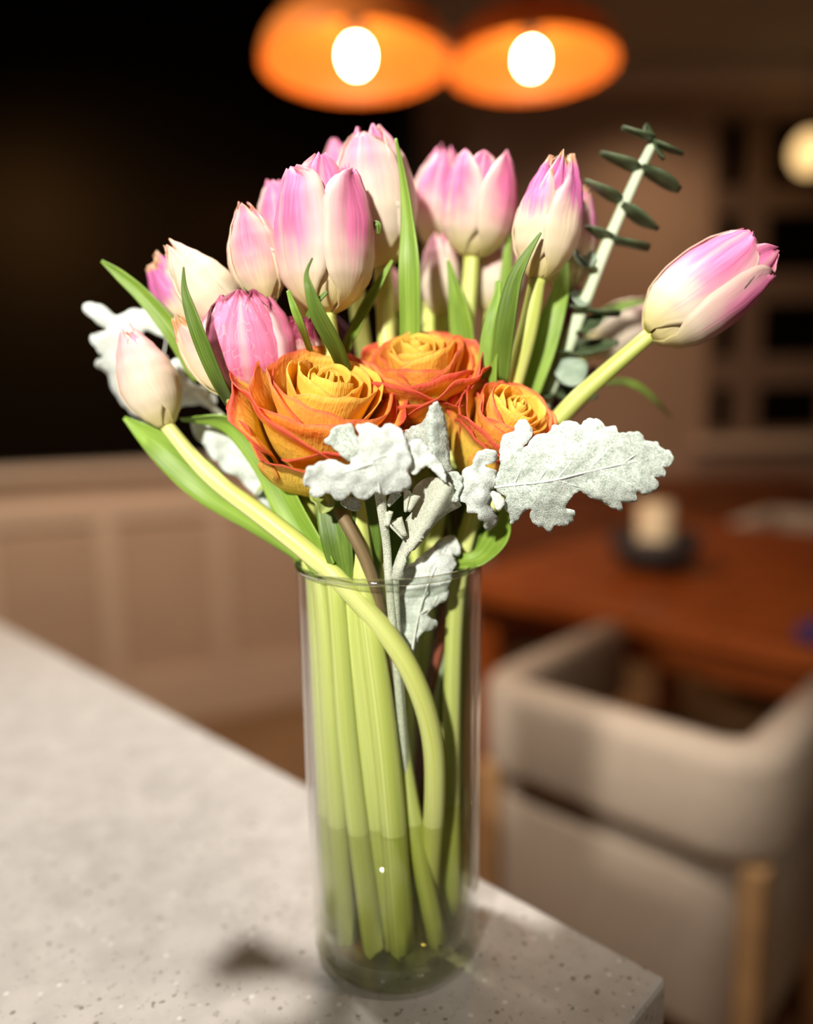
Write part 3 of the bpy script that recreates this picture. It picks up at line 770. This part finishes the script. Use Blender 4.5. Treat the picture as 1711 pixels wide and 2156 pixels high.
# tulips, nearest the lens first
t = tulip('largest pink and cream tulip, fully open, at the front of the upper row', (688, 662, -0.008), (676, 352, -0.004), 204, 'main', 'full', 58,
      [(700, 760, -0.004), (735, 960, -0.012)] + into(765, -0.030, 850, -0.034, xm=815), [38, 40, 44, 50, 56, 56], 1, 0.35, True, lens=[0.95, 1.03, 0.96, 1.07, 0.94, 1.05], leans=[0.04, 0.02, 0.0, 0.06, 0.03, 0.0], cover=0.90)
blade('leaf', [(740, 820, 0.006), (712, 740, -0.026), (674, 668, -0.041), (652, 610, -0.045), (645, 575, -0.043), (657, 543, -0.041)], [26, 34, 36, 21, 8, 3], M_LEAF_D, t, 20, 0.35)
blade('leaf', [(660, 760, 0.0), (640, 700, -0.028), (622, 655, -0.036), (606, 612, -0.034)], [12, 16, 18, 7], M_LEAF, t, 30)
blade('leaf', [(648, 668, -0.036), (668, 636, -0.040), (688, 615, -0.040)], [14, 14, 8], M_LEAF_D, t, 40)
t2 = tulip('tallest tulip, pink with a pale front petal, at the top of the bouquet', (806, 566, 0.030), (772, 262, 0.026), 168, 'pale', 'closed', 20,
      [(812, 700, 0.026), (820, 950, 0.010)] + into(742, -0.026, 826, -0.028, xm=776), [38, 38, 38, 40, 42, 42], 2, 0.3, True, inner_kind='main', lens=[0.92, 1.0, 0.98, 1.0, 0.98, 1.0], leans=[0.10, 0.0, 0.10, 0.02, 0.05, 0.0])
blade('leaf', [(862, 800, 0.012), (864, 680, 0.006), (862, 560, 0.001), (858, 460, 0.003), (848, 370, 0.006), (833, 292, 0.008)], [44, 46, 46, 30, 17, 5], M_LEAF, t2, [20, 20, 15, 30, 40, 40], 0.2)
blade('leaf', [(772, 510, 0.000), (785, 478, -0.004), (796, 474, -0.006), (796, 494, -0.008)], [9, 16, 13, 6], M_LEAF_D, t2, 40)
blade('leaf', [(716, 770, 0.016), (745, 700, 0.010), (775, 640, 0.006), (800, 595, 0.004), (826, 548, 0.004)], [22, 26, 26, 18, 6], M_LEAF, t2, 35, 0.4)
tulip('slim pink tulip tip peeking out left of the tallest tulip', (740, 520, 0.085), (704, 296, 0.085), 92, 'main', 'closed', 30,
      [(760, 700, 0.07), (800, 950, 0.035)] + into(790, 0.020, 800, 0.030), 34, 3, 0.2)
tulip('pink tulip half hidden behind the left of the largest tulip', (622, 580, 0.045), (572, 374, 0.042), 104, 'main', 'closed', 15,
      [(650, 700, 0.04), (720, 950, 0.020)] + into(806, -0.016, 930, -0.028, xm=846), [34, 34, 34, 38, 42, 42], 4, 0.3)
tulip('cream pointed tulip with a pink midrib left of the largest tulip', (566, 640, -0.002), (512, 426, -0.002), 118, 'cream', 'slim', 12,
      [(590, 720, 0.000), (660, 950, 0.0)] + into(704, -0.028, 792, -0.034, xm=736), [34, 34, 36, 42, 46, 46], 5, 0.3, False)
t5 = tulip('creamy white tulip leaning left with a pointed tip', (506, 690, 0.008), (352, 512, -0.002), 116, 'white', 'slim', 20,
      [(560, 780, 0.010), (640, 960, 0.004)] + into(650, -0.014, 690, -0.012, xm=686), [34, 34, 36, 42, 46, 46], 6, 0.35, False)
blade('leaf', [(500, 872, 0.004), (462, 806, -0.026), (425, 720, -0.036), (400, 650, -0.038), (388, 605, -0.038), (386, 562, -0.038)], [20, 30, 34, 26, 13, 3], M_LEAF_D, t5, 25, 0.3)
t6 = tulip('magenta wilting tulip at the left edge behind the creamy one', (432, 700, 0.040), (318, 542, 0.030), 98, 'wilt', 'closed', 35,
      [(520, 820, 0.04), (630, 1000, 0.015)] + into(662, 0.006, 690, 0.012), 32, 7, 0.9)
blade('leaf', [(420, 800, 0.020), (370, 705, 0.016), (310, 630, 0.016), (255, 580, 0.016), (214, 550, 0.016)], [30, 40, 34, 24, 6], M_LEAF, t6, 20, 0.45)
tulip('deep pink crinkled tulip beside the biggest rose', (536, 838, 0.004), (506, 606, -0.010), 200, 'deep', 'closed', 8,
      [(580, 920, 0.008), (640, 1050, 0.002)] + into(690, -0.014, 760, -0.014, xm=722), 40, 8, 0.45, True, leans=[0.03, 0.10, 0.06, 0.0, 0.08, 0.06], lens=[1.0, 0.97, 0.93, 0.95, 0.93, 1.0])
tulip('narrow dried cream bud between the leaning tulips on the left', (476, 832, -0.012), (366, 664, -0.014), 70, 'dry', 'slim', 10,
      [(505, 865, -0.008), (590, 1000, 0.0)] + into(668, -0.022, 735, -0.026, xm=700), [24, 28, 32, 40, 44, 44], 9, 0.5, False)
t9 = tulip('white tulip bud blushed with pink on the long stem bent far left', (352, 900, -0.004), (266, 688, -0.004), 122, 'blush', 'slim', 48,
      [(440, 1000, -0.012), (560, 1092, -0.022), (655, 1168, -0.028), (740, 1250, -0.033), (815, 1335, -0.036), (872, 1430, -0.036), (908, 1545, -0.032), (915, 1680, -0.028), (900, 1900, -0.018), (905, 2020, -0.018)],
      [30, 36, 42, 44, 44, 46, 46, 46, 46, 46, 46], 10, 0.15, False, stem_mat=M_STEM_Y, inner_kind='pale')
blade('leaf', [(640, 1172, -0.018), (540, 1092, -0.014), (430, 1010, -0.004), (340, 940, 0.0), (262, 880, 0.010)], [40, 66, 88, 62, 8], M_LEAF, t9, [60, 45, 25, 10, 0], 0.3)
blade('leaf', [(690, 1200, -0.030), (620, 1085, -0.018), (560, 975, -0.004), (480, 890, 0.006), (380, 882, 0.010)], [60, 70, 56, 44, 10], M_LEAF, t9, [30, 30, 20, 40, 60], 0.4)
tulip('shrivelled crimson petal tip tucked behind the biggest rose', (650, 760, 0.004), (634, 664, -0.002), 80, 'crisp', 'full', 20,
      [(670, 850, 0.006), (700, 1000, 0.004)] + into(712, 0.0, 740, 0.004), 28, 11, 1.8)
t11 = tulip('pink topped cream tulip right of the tall green leaf', (992, 545, 0.050), (1022, 318, 0.048), 150, 'main', 'full', 58,
      [(985, 640, 0.046), (960, 900, 0.025)] + into(905, 0.010, 900, 0.024), 34, 12, 0.3, False, cover=0.88)
blade('leaf', [(985, 800, 0.030), (972, 680, 0.026), (958, 610, 0.024), (942, 548, 0.024)], [52, 50, 28, 5], M_LEAF, t11, 20, 0.4)
tulip('pink tulip behind the left shoulder of the pink topped cream tulip', (908, 520, 0.085), (940, 306, 0.080), 112, 'main', 'closed', 10,
      [(905, 640, 0.075), (900, 900, 0.040)] + into(870, 0.024, 850, 0.034), 34, 13, 0.2, False)
tulip('low cream tulip between the tall leaf and the second rose', (928, 672, 0.062), (926, 482, 0.060), 84, 'pale', 'closed', 40,
      [(925, 760, 0.056), (910, 950, 0.036)] + into(880, 0.014, 880, 0.012), 32, 14, 0.2, False)
t14 = tulip('low pale tulip behind the green blades in the middle', (1030, 664, 0.070), (1062, 500, 0.070), 112, 'pale', 'closed', 0,
      [(1020, 780, 0.06), (980, 980, 0.036)] + into(930, 0.020, 930, 0.016), 32, 15, 0.2)
blade('leaf', [(1062, 760, 0.054), (1064, 640, 0.050), (1068, 550, 0.048), (1072, 468, 0.048)], [30, 30, 22, 5], M_LEAF, t14, 30, 0.4)
t15 = tulip('withered pink and cream tulip with a twisted tip near the eucalyptus', (1130, 592, 0.004), (1182, 322, 0.004), 138, 'wilt', 'closed', 52,
      [(1112, 690, 0.006), (1082, 800, 0.010), (1030, 980, 0.010)] + into(965, -0.004, 955, -0.006, xm=950), [36, 44, 44, 40, 38, 38, 38], 16, 1.0, False)
blade('leaf', [(1052, 800, 0.000), (1064, 690, -0.010), (1082, 600, -0.014), (1106, 545, -0.016), (1138, 490, -0.016)], [40, 46, 38, 24, 5], M_LEAF_D, t15, [20, 20, 30, 40, 45], 0.35)
blade('leaf', [(1024, 830, 0.000), (1030, 730, -0.002), (1040, 660, -0.002), (1052, 596, 0.002)], [44, 40, 30, 5], M_LEAF, t15, 15, 0.3)
blade('leaf', [(1060, 850, 0.020), (1056, 740, 0.014), (1050, 660, 0.014), (1046, 590, 0.016)], [40, 44, 30, 6], M_LEAF, t15, 15, 0.3)
blade('leaf', [(1100, 840, 0.026), (1138, 740, 0.024), (1166, 660, 0.024), (1186, 590, 0.028), (1192, 540, 0.032)], [60, 62, 48, 28, 6], M_LEAF, t15, 10, 0.2)
tulip('deep pink tulip hidden behind the right of the withered one', (1180, 622, 0.046), (1224, 392, 0.046), 104, 'wilt', 'closed', 30,
      [(1160, 720, 0.044), (1080, 960, 0.030)] + into(975, 0.012, 970, 0.016), 32, 17, 0.5)
tulip('pink tulip standing out alone at the far right', (1364, 708, -0.006), (1604, 520, -0.010), 172, 'main', 'full', 38,
      [(1280, 780, -0.002), (1190, 865, 0.004), (1080, 1000, 0.012)] + into(985, 0.010, 930, 0.006), [32, 36, 38, 38, 36, 36, 36], 18, 0.5, True,
      lens=[0.93, 1.0, 1.0, 0.95, 0.92, 1.02], leans=[0.04, 0.05, 0.10, 0.0, 0.02, 0.12])
t17 = tulip('blurred pale pink tulip far behind the eucalyptus', (1236, 738, 0.120), (1386, 644, 0.130), 104, 'pale', 'closed', 0,
      [(1180, 800, 0.10), (1060, 980, 0.055)] + into(960, 0.022, 930, 0.028), 30, 19, 0.3)
blade('leaf', [(1180, 760, 0.080), (1240, 690, 0.082), (1300, 650, 0.085), (1376, 632, 0.09)], [26, 34, 28, 6], M_LEAF_D, t17, 50, 0.3)
blade('leaf', [(1200, 830, 0.085), (1270, 808, 0.09), (1340, 815, 0.095), (1412, 878, 0.10)], [10, 16, 22, 3], M_LEAF_D, t17, 60, 0.3)
tulip('pale tulip low down between the largest and the tallest tulips', (822, 668, 0.075), (816, 560, 0.075), 66, 'pale', 'closed', 0,
      [(822, 760, 0.065), (830, 950, 0.04)] + into(830, 0.03, 830, 0.034), 30, 20, 0.2)
tulip('small lilac tulip low down behind the eucalyptus stem', (1200, 850, 0.080), (1216, 778, 0.080), 54, 'main', 'closed', 0,
      [(1150, 920, 0.070), (1060, 1020, 0.045)] + into(950, 0.030, 905, 0.038), 28, 21, 0.2)

# roses
r1 = rose('biggest orange rose with red edged petals at front left', (700, 792), (650, 1028), -0.030, 0.006, 204, 5,
     [(690, 1056, -0.016), (728, 1100, -0.034), (785, 1222, -0.034), (818, 1400, -0.026), (866, 1700, -0.020), (905, 2010, -0.022)], M_STEM_B, spin=0.6)
blade('sepal', [(668, 1020, -0.036), (676, 1044, -0.042), (682, 1062, -0.046), (676, 1080, -0.046)], [30, 50, 44, 8], M_SEPAL, r1, 10, 0.35)
rose('second orange rose with a flat top, behind the folded silver leaf', (878, 722), (905, 945), -0.004, 0.026, 140, 11,
     [(915, 1040, 0.030), (940, 1180, 0.016), (930, 1330, 0.004), (895, 1500, 0.004), (880, 1700, 0.006), (890, 1900, 0.010)], M_STEM_R, spin=2.0)
rose('smallest orange rose with a dried heart, above the big silver leaf', (1100, 850), (985, 1004), -0.022, 0.012, 122, 23,
     [(960, 1080, 0.022), (970, 1220, 0.014), (955, 1500, 0.010), (940, 1880, 0.012)], M_STEM_B, spin=1.2)

# dusty miller
def veins(parent, main, subs, yfun, w=5.0):
    tube('midrib', [P(a, b, yfun(a, b) - 0.0008) for a, b in main], [w * 0.5 * 0.00023 * (1 - 0.7 * i / (len(main) - 1)) for i in range(len(main))], M_FELT_V, parent, seg=6)
    for s in subs:
        tube('vein', [P(a, b, yfun(a, b) - 0.0006) for a, b in s], [w * 0.28 * 0.00023 * (1 - 0.6 * i / (len(s) - 1)) for i in range(len(s))], M_FELT_V, parent, seg=6)
def wob(x, y, s, k): return noise.noise(Vector((x * s, y * s, k)))
dmA = empty('dusty_miller_sprig', P(812, 1215, -0.034)); tag(dmA, 'white felted dusty miller leaf hanging over the biggest rose', 'leaf', 'silver dusty miller leaves')
fA = lambda x, y: -0.064 - 0.004 * math.exp(-((x - 770) / 80) ** 2) + 0.008 * ((y - 960) / 90) ** 2 * (1 if y > 960 else 0.4) + 0.003 * wob(x, y, 0.02, 1) + 0.0016 * wob(x, y, 0.05, 4)
outline_leaf('leaf_blade', z5([(1010,970),(1000,920),(1060,905),(1120,910),(1165,940),(1200,905),(1260,910),(1320,950),(1340,1000),(1360,1060),(1360,1090),(1390,1140),(1380,1200),(1360,1250),(1390,1310),(1370,1360),(1310,1380),(1230,1395),(1180,1400),(1130,1380),(1110,1410),(1060,1440),(1000,1425),(960,1390),(930,1420),(880,1450),(830,1425),(800,1400),(770,1390),(740,1420),(690,1420),(660,1390),(665,1350),(615,1340),(615,1290),(640,1220),(700,1190),(770,1160),(850,1165),(900,1195),(950,1190),(960,1150),(1010,1100)]), fA, M_FELT_W, dmA, 0.0016, 8, 3.0, 26, 1)
outline_leaf('side_lobe', z5([(755,1025),(800,985),(830,930),(900,905),(960,900),(975,950),(1000,1000),(1015,1080),(955,1165),(890,1130),(850,1090),(800,1050)]), lambda x, y: -0.060 + 0.00006 * (x - 700) + 0.003 * wob(x, y, 0.03, 7), M_FELT, dmA, 0.0014, 8, 2.0, 20, 2)
veins(dmA, [(800, 1040), (790, 985), (770, 950), (755, 925)], [[(785, 975), (740, 990), (700, 1000), (670, 1010)], [(782, 970), (815, 960), (840, 975)], [(772, 952), (750, 935), (735, 910)]], lambda x, y: fA(x, y) - 0.0006, 5)
stem('stalk', [(798, 1030, -0.050), (806, 1090, -0.046), (814, 1150, -0.040), (818, 1215, -0.038), (828, 1330, -0.034), (850, 1600, -0.026), (860, 1900, -0.02)], [24, 20, 18, 18, 18, 16, 14], M_FELT_S, dmA)
outline_leaf('small_leaf', z5([(880,1460),(930,1430),(1000,1440),(1030,1480),(1000,1525),(950,1520),(910,1500)]), lambda x, y: -0.044 + 0.002 * wob(x, y, 0.05, 2), M_FELT, dmA, 0.0012, 7, 1.5, 18)

dmB = empty('dusty_miller_sprig', P(835, 1215, -0.036)); tag(dmB, 'large silver lobed dusty miller leaf spreading right below the smallest rose', 'leaf', 'silver dusty miller leaves')
fD = lambda x, y: -0.046 - 0.00003 * (x - 1040) + 0.010 * ((y - 1010 + (x - 1040) * 0.17) / 110) ** 2 + 0.0035 * wob(x, y, 0.014, 3) + 0.0018 * wob(x, y, 0.05, 8)
outline_leaf('leaf_blade', z6([(600,1055),(600,1000),(625,930),(620,850),(640,770),(700,745),(710,700),(760,680),(800,730),(800,772),(765,815),(738,858),(775,822),(820,768),(900,750),(915,715),(960,705),(985,685),(1050,695),(1075,710),(1110,677),(1185,683),(1215,720),(1270,715),(1295,755),(1385,745),(1420,760),(1435,795),(1505,805),(1530,840),(1575,855),(1597,900),(1570,940),(1535,945),(1550,965),(1545,995),(1490,1000),(1510,1030),(1505,1065),(1440,1095),(1385,1080),(1390,1110),(1380,1135),(1310,1140),(1295,1130),(1310,1185),(1250,1170),(1215,1150),(1190,1130),(1130,1115),(1070,1075),(1010,1130),(990,1180),(1040,1195),(1025,1250),(975,1275),(925,1270),(905,1310),(860,1280),(825,1270),(790,1225),(800,1180),(760,1190),(720,1240),(680,1260),(675,1210),(645,1170),(655,1110),(620,1090)]), fD, M_FELT, dmB, 0.0012, 9, 2.6, 17, 3)
veins(dmB, z6([(590,1058),(700,1045),(830,1032),(940,1015),(1100,975),(1300,930),(1450,900)]), [z6(l) for l in ([(700,1045),(735,960),(760,900)], [(940,1015),(1010,930),(1080,850),(1120,780)], [(1100,975),(1190,890),(1250,820)], [(940,1015),(1010,1040),(1080,1060)], [(760,1045),(820,1100),(880,1160)], [(700,1050),(720,1100),(740,1150)], [(1180,960),(1290,1010),(1370,1050)], [(1300,930),(1390,870),(1430,840)], [(830,1032),(880,960),(930,860)])], fD, 6)
fE = lambda x, y: -0.050 + 0.008 * ((x - 1000) / 50) ** 2 + 0.008 * max(0, (y - 1030) / 60) ** 2 + 0.004 * wob(x, y, 0.04, 5)
outline_leaf('side_lobe', z6([(410,1000),(420,960),(470,930),(485,880),(520,850),(590,855),(598,890),(585,920),(545,930),(550,950),(590,960),(600,1010),(590,1060),(560,1080),(580,1110),(560,1150),(605,1230),(595,1265),(560,1295),(530,1285),(535,1255),(500,1230),(490,1200),(440,1200),(430,1150),(390,1130),(400,1080)]), fE, M_FELT_W, dmB, 0.0014, 7, 2.4, 18, 4)
outline_leaf('side_lobe', z6([(315,990),(360,970),(400,1000),(405,1060),(385,1100),(380,1140),(345,1130),(340,1080),(310,1040)]), lambda x, y: fE(x, y) - 0.004, M_FELT, dmB, 0.0014, 7, 2.2, 16, 5)
outline_leaf('side_lobe', z6([(570,1085),(610,1090),(645,1130),(640,1160),(610,1190),(585,1150)]), lambda x, y: -0.050, M_FELT_W, dmB, 0.0014, 7, 2.0, 14, 6)
# folded upright leaf: two flaps meeting along a crease
fF = lambda x, y: -0.052 + 0.00030 * abs(x - (905 + (y - 850) * 0.05)) + 0.003 * wob(x, y, 0.04, 9)
outline_leaf('folded_leaf', z6([(85,755),(130,720),(190,690),(220,630),(245,590),(265,583),(290,620),(310,680),(320,760),(330,850),(335,930),(345,960),(320,985),(290,960),(250,910),(200,935),(160,960),(130,965),(120,900),(125,860),(110,800)]), fF, M_FELT, dmB, 0.0014, 7, 3.0, 15, 7)
outline_leaf('folded_leaf', z6([(100,835),(140,795),(180,800),(215,845),(250,880),(290,930),(310,975),(315,1025),(290,1010),(240,960),(200,935),(150,985),(120,975),(125,900)]), lambda x, y: -0.060 + 0.002 * wob(x, y, 0.06, 3), M_FELT_W, dmB, 0.0016, 6, 3.2, 12, 8)
# broad pale stalk that funnels up into the leaves
fS = lambda x, y: -0.040 - 0.00008 * (1215 - y) + 0.00035 * abs(x - (830 + (1215 - y) * 0.58)) + 0.0015 * wob(x, y, 0.03, 6)
outline_leaf('stalk', z7([(850,680),(880,560),(930,440),(960,380),(945,310),(1000,230),(985,130),(1040,50),(1130,20),(1230,60),(1240,150),(1290,190),(1190,250),(1110,320),(1040,420),(960,510),(920,600),(905,690)]), fS, M_FELT_S, dmB, 0.003, 8, 0, 16, 9)
stem('stalk_foot', [(836, 1195, -0.038), (832, 1240, -0.036), (840, 1400, -0.030), (862, 1700, -0.022), (880, 1950, -0.018)], [19, 18, 16, 14, 12], M_FELT_S, dmB)
def scroll(name, cx, cy, y, r, h, turns, parent, mat, tilt):
    c = P(cx, cy, y); s = mpp(c); verts, faces, uvs = [], [], []; n = 36; m = 6
    ax = (UP * math.cos(tilt) + RIGHT * math.sin(tilt)); a1 = (RIGHT * math.cos(tilt) - UP * math.sin(tilt)) * 0.8 - FWD * 0.6; a1 = (a1 - ax * a1.dot(ax)).normalized(); a2 = ax.cross(a1)
    for i in range(n + 1):
        u = i / n; a = u * turns * 2 * math.pi; rr = r * s * (0.15 + 0.85 * u)
        for j in range(m + 1):
            v = j / m
            verts.append(c + ax * ((v - 0.5) * h * s * (0.6 + 0.4 * u)) + (a1 * math.cos(a) + a2 * math.sin(a)) * rr * (0.35 + 0.75 * v)); uvs.append((v, u))
    for i in range(n):
        for j in range(m): faces.append((i * (m + 1) + j, i * (m + 1) + j + 1, (i + 1) * (m + 1) + j + 1, (i + 1) * (m + 1) + j))
    return mesh_obj(name, verts, faces, mat, parent, uvs, solid=0.0008)
scroll('curled_leaf', 864, 1058, -0.050, 20, 44, 1.8, dmB, M_FELT_S, 0.3)
scroll('curled_leaf', 842, 1112, -0.046, 18, 46, 1.7, dmB, M_FELT_S, -0.5)
scroll('curled_leaf', 816, 1092, -0.048, 11, 36, 1.6, dmA, M_FELT_S, 0.1)
scroll('curled_leaf', 826, 1050, -0.046, 12, 40, 1.5, dmA, M_FELT, 0.6)

dmC = empty('dusty_miller_leaf', P(862, 1390, -0.030)); tag(dmC, 'silver dusty miller leaf drooping inside the mouth of the vase', 'leaf', 'silver dusty miller leaves')
fC = lambda x, y: -0.028 + 0.005 * ((x - (905 - (y - 1150) * 0.12)) / 60) ** 2 + 0.008 * max(0.0, (1200 - y) / 70) + 0.005 * wob(x, y, 0.03, 2) + 0.002 * wob(x, y, 0.07, 5)
outline_leaf('leaf_blade', z7([(1180,420),(1250,405),(1290,470),(1290,530),(1240,540),(1270,590),(1240,640),(1240,690),(1215,740),(1210,820),(1150,860),(1080,920),(1100,960),(1140,970),(1130,1020),(1080,1035),(1030,1060),(1010,1120),(970,1230),(900,1160),(880,1060),(840,990),(800,900),(790,800),(830,720),(850,650),(960,600),(1020,560),(1110,480)]), fC, M_FELT_W, dmC, 0.0013, 9, 2.6, 20, 3)
veins(dmC, [(866, 1380), (880, 1300), (905, 1220), (940, 1150)], [[(882, 1295), (910, 1275), (925, 1250)], [(895, 1250), (870, 1230), (850, 1225)]], fC, 6)
dmD = empty('dusty_miller_leaf', P(470, 880, 0.03)); tag(dmD, 'large pale dusty miller leaf at far left behind the bent bud', 'leaf', 'silver dusty miller leaves')
fG = lambda x, y: 0.040 + 0.010 * ((y - 780 - (x - 330) * 0.45) / 90) ** 2 + 0.006 * wob(x, y, 0.02, 4)
outline_leaf('leaf_blade', z1([(75,570),(180,550),(260,590),(330,640),(430,595),(560,600),(620,640),(680,700),(690,790),(560,740),(510,760),(560,830),(680,930),(700,970),(770,950),(860,1020),(820,1060),(900,1130),(960,1140),(1030,1210),(1030,1290),(900,1270),(780,1290),(600,1400),(450,1340),(360,1250),(290,1140),(270,1050),(190,1000),(185,950),(230,920),(160,850),(150,770),(260,740),(170,670)]), fG, M_FELT_W, dmD, 0.0014, 12, 4.0, 34, 2)
veins(dmD, [(455, 870), (380, 800), (300, 730), (215, 670)], [[(380, 800), (330, 840), (280, 850)], [(340, 765), (350, 710), (340, 680)], [(300, 730), (250, 740), (215, 750)]], fG, 7)
stem('stalk', [(450, 862, 0.04), (540, 960, 0.030), (640, 1100, 0.012), (670, 1220, -0.006), (700, 1600, 0.0), (720, 1950, 0.006)], [14, 18, 20, 20, 18, 16], M_FELT_S, dmD)
dmE = empty('dusty_miller_leaf', P(580, 1080, 0.01)); tag(dmE, 'pale dusty miller leaf below the bent bud at lower left', 'leaf', 'silver dusty miller leaves')
fH = lambda x, y: 0.022 + 0.006 * wob(x, y, 0.03, 4) - 0.00003 * (y - 900)
outline_leaf('leaf_blade', z1([(860,1400),(900,1360),(1000,1370),(1060,1350),(1150,1390),(1250,1500),(1330,1620),(1400,1780),(1440,1900),(1480,2050),(1400,2010),(1320,1920),(1250,1850),(1180,1780),(1100,1760),(1060,1690),(1000,1660),(960,1560),(900,1520)]), fH, M_FELT_W, dmE, 0.0014, 11, 3.0, 34, 5)
stem('stalk', [(575, 1070, 0.014), (640, 1180, -0.004), (680, 1300, -0.010), (700, 1600, -0.006), (740, 1950, 0.0)], [12, 16, 18, 16, 16], M_FELT_S, dmE)

# eucalyptus
eu = empty('eucalyptus_branch', P(1150, 840, 0.045)); tag(eu, 'eucalyptus branch with round dark leaves rising at the right', 'branch')
st = [(1372, 306, 0.036), (1340, 372, 0.036), (1300, 462, 0.036), (1262, 552, 0.037), (1226, 646, 0.038), (1196, 726, 0.040), (1166, 800, 0.042), (1110, 930, 0.040), (1020, 1090, 0.026), (960, 1240, 0.010), (922, 1420, 0.006), (905, 1640, 0.008), (915, 1900, 0.012)]
stem('stem', st, [20, 22, 25, 28, 29, 30, 28, 26, 24, 24, 24, 22, 20], M_STEM_E, eu)
def euc_leaf(px, py, y, ang, length, tilt, mat, cup=0.32, w=1.05):
    """round leaf attached at a node: ang is its direction in the picture (degrees), tilt turns its face to the camera"""
    c = P(px, py, y); s = mpp(c) * 1.12; a = math.radians(ang)
    d = (RIGHT * math.cos(a) + UP * math.sin(a)); n0 = d.cross(FWD).normalized()
    if n0.dot(UP) < 0: n0 = -n0
    tl = math.radians(tilt + 5); nrm = n0 * math.cos(tl) - FWD * math.sin(tl); sd = d.cross(nrm).normalized()
    verts, faces, uvs = [], [], []; L = length * s; nu, nv = 12, 8
    for i in range(nu + 1):
        u = i / nu; hw = 0.5 * L * w * math.sin(math.pi * min(1, (0.06 + 0.93 * u)) ** 0.85) ** 0.75
        for j in range(nv + 1):
            v = j / nv * 2 - 1
            verts.append(c + d * (L * u) + sd * (hw * v) + nrm * (cup * L * (0.35 * v * v + 0.5 * (u - 0.5) ** 2 - 0.12) + 0.02 * L * math.sin(5 * u + 3 * v + px))); uvs.append((j / nv, u))
    m = nv + 1
    for i in range(nu):
        for j in range(nv): faces.append((i * m + j, i * m + j + 1, (i + 1) * m + j + 1, (i + 1) * m + j))
    return mesh_obj('leaf', verts, faces, mat, eu, uvs, solid=0.0008)
for a in [(1374, 296, 0.034, 160, 62, 16), (1372, 300, 0.034, -24, 62, 22), (1366, 300, 0.040, 100, 34, 40), (1376, 304, 0.028, -60, 34, 30),
          (1342, 362, 0.036, 156, 78, 10), (1346, 358, 0.036, -30, 84, 8), (1304, 428, 0.036, 150, 78, 10), (1304, 438, 0.036, -32, 82, 8),
          (1290, 506, 0.036, 160, 66, 8), (1282, 508, 0.036, -12, 76, 8), (1258, 566, 0.034, 138, 56, 42), (1236, 652, 0.036, 168, 58, 16),
          (1226, 656, 0.036, -6, 70, 8), (1196, 742, 0.038, 170, 60, 20), (1190, 746, 0.038, 10, 100, 20), (1172, 826, 0.040, 176, 70, 30), (1166, 832, 0.040, -4, 80, 25),
          (1210, 700, 0.036, 30, 60, 30), (1150, 870, 0.044, 150, 80, 30)]:
    euc_leaf(*a, M_EUC)
for a in [(1176, 800, 0.030, 30, 60, 60), (1238, 640, 0.034, 150, 40, 50), (1250, 556, 0.032, 150, 46, 60)]: euc_leaf(*a, M_EUC_P)

# maroon filler foliage deep in the bouquet
mf = empty('maroon_foliage', P(1180, 900, 0.07)); tag(mf, 'dark maroon foliage deep between the eucalyptus and the withered tulip', 'foliage')
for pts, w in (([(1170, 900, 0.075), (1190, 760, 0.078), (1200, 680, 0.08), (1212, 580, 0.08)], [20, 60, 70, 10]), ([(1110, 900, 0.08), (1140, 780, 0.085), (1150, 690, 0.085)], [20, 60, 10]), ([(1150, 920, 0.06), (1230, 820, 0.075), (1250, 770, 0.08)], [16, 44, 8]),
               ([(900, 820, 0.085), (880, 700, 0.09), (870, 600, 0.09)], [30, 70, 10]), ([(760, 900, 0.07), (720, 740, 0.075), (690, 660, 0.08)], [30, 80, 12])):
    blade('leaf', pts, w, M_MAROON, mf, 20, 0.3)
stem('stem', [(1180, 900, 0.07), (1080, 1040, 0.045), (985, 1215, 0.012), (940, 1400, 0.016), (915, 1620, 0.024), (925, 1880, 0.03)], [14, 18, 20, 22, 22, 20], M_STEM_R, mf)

# broad green leaves filling the neck of the bouquet
gl = empty('leafy_greens', P(840, 1215, 0.0)); tag(gl, 'broad dark green leaves crowded above the rim of the vase', 'foliage')
for pts, w, m, r in (
        ([(668, 1230, 0.0), (640, 1130, 0.006), (608, 1040, 0.014), (580, 960, 0.024)], [40, 84, 90, 20], M_LEAF, 30),
        ([(724, 1220, -0.030), (712, 1150, -0.033), (698, 1085, -0.030), (676, 1020, -0.024)], [40, 64, 60, 24], M_LEAF_D, 15),
        ([(776, 1222, -0.022), (772, 1140, -0.024), (764, 1060, -0.022), (752, 1000, -0.018)], [44, 62, 60, 20], M_LEAF_D, -30),
        ([(740, 1230, 0.02), (760, 1130, 0.024), (790, 1040, 0.03), (800, 980, 0.03)], [60, 110, 100, 30], M_LEAF_D, 10),
        ([(850, 1225, 0.02), (870, 1130, 0.024), (890, 1050, 0.03), (900, 980, 0.034)], [60, 120, 110, 30], M_LEAF_D, 10),
        ([(950, 1210, 0.014), (985, 1150, 0.006), (1030, 1110, 0.002), (1062, 1080, 0.004)], [40, 80, 70, 12], M_LEAF_D, 30),
        ([(930, 1210, 0.010), (965, 1186, -0.012), (1010, 1176, -0.016), (1050, 1130, -0.010), (1072, 1060, -0.004)], [20, 34, 44, 60, 14], M_LEAF, 35),
        ([(940, 1220, 0.028), (980, 1120, 0.034), (1020, 1040, 0.04), (1050, 960, 0.044)], [50, 110, 110, 30], M_LEAF_D, 10),
        ([(800, 1225, 0.036), (690, 1090, 0.046), (610, 990, 0.05), (540, 900, 0.05)], [40, 90, 90, 20], M_LEAF_D, 20)):
    blade('leaf', pts, w, m, gl, r, 0.3)
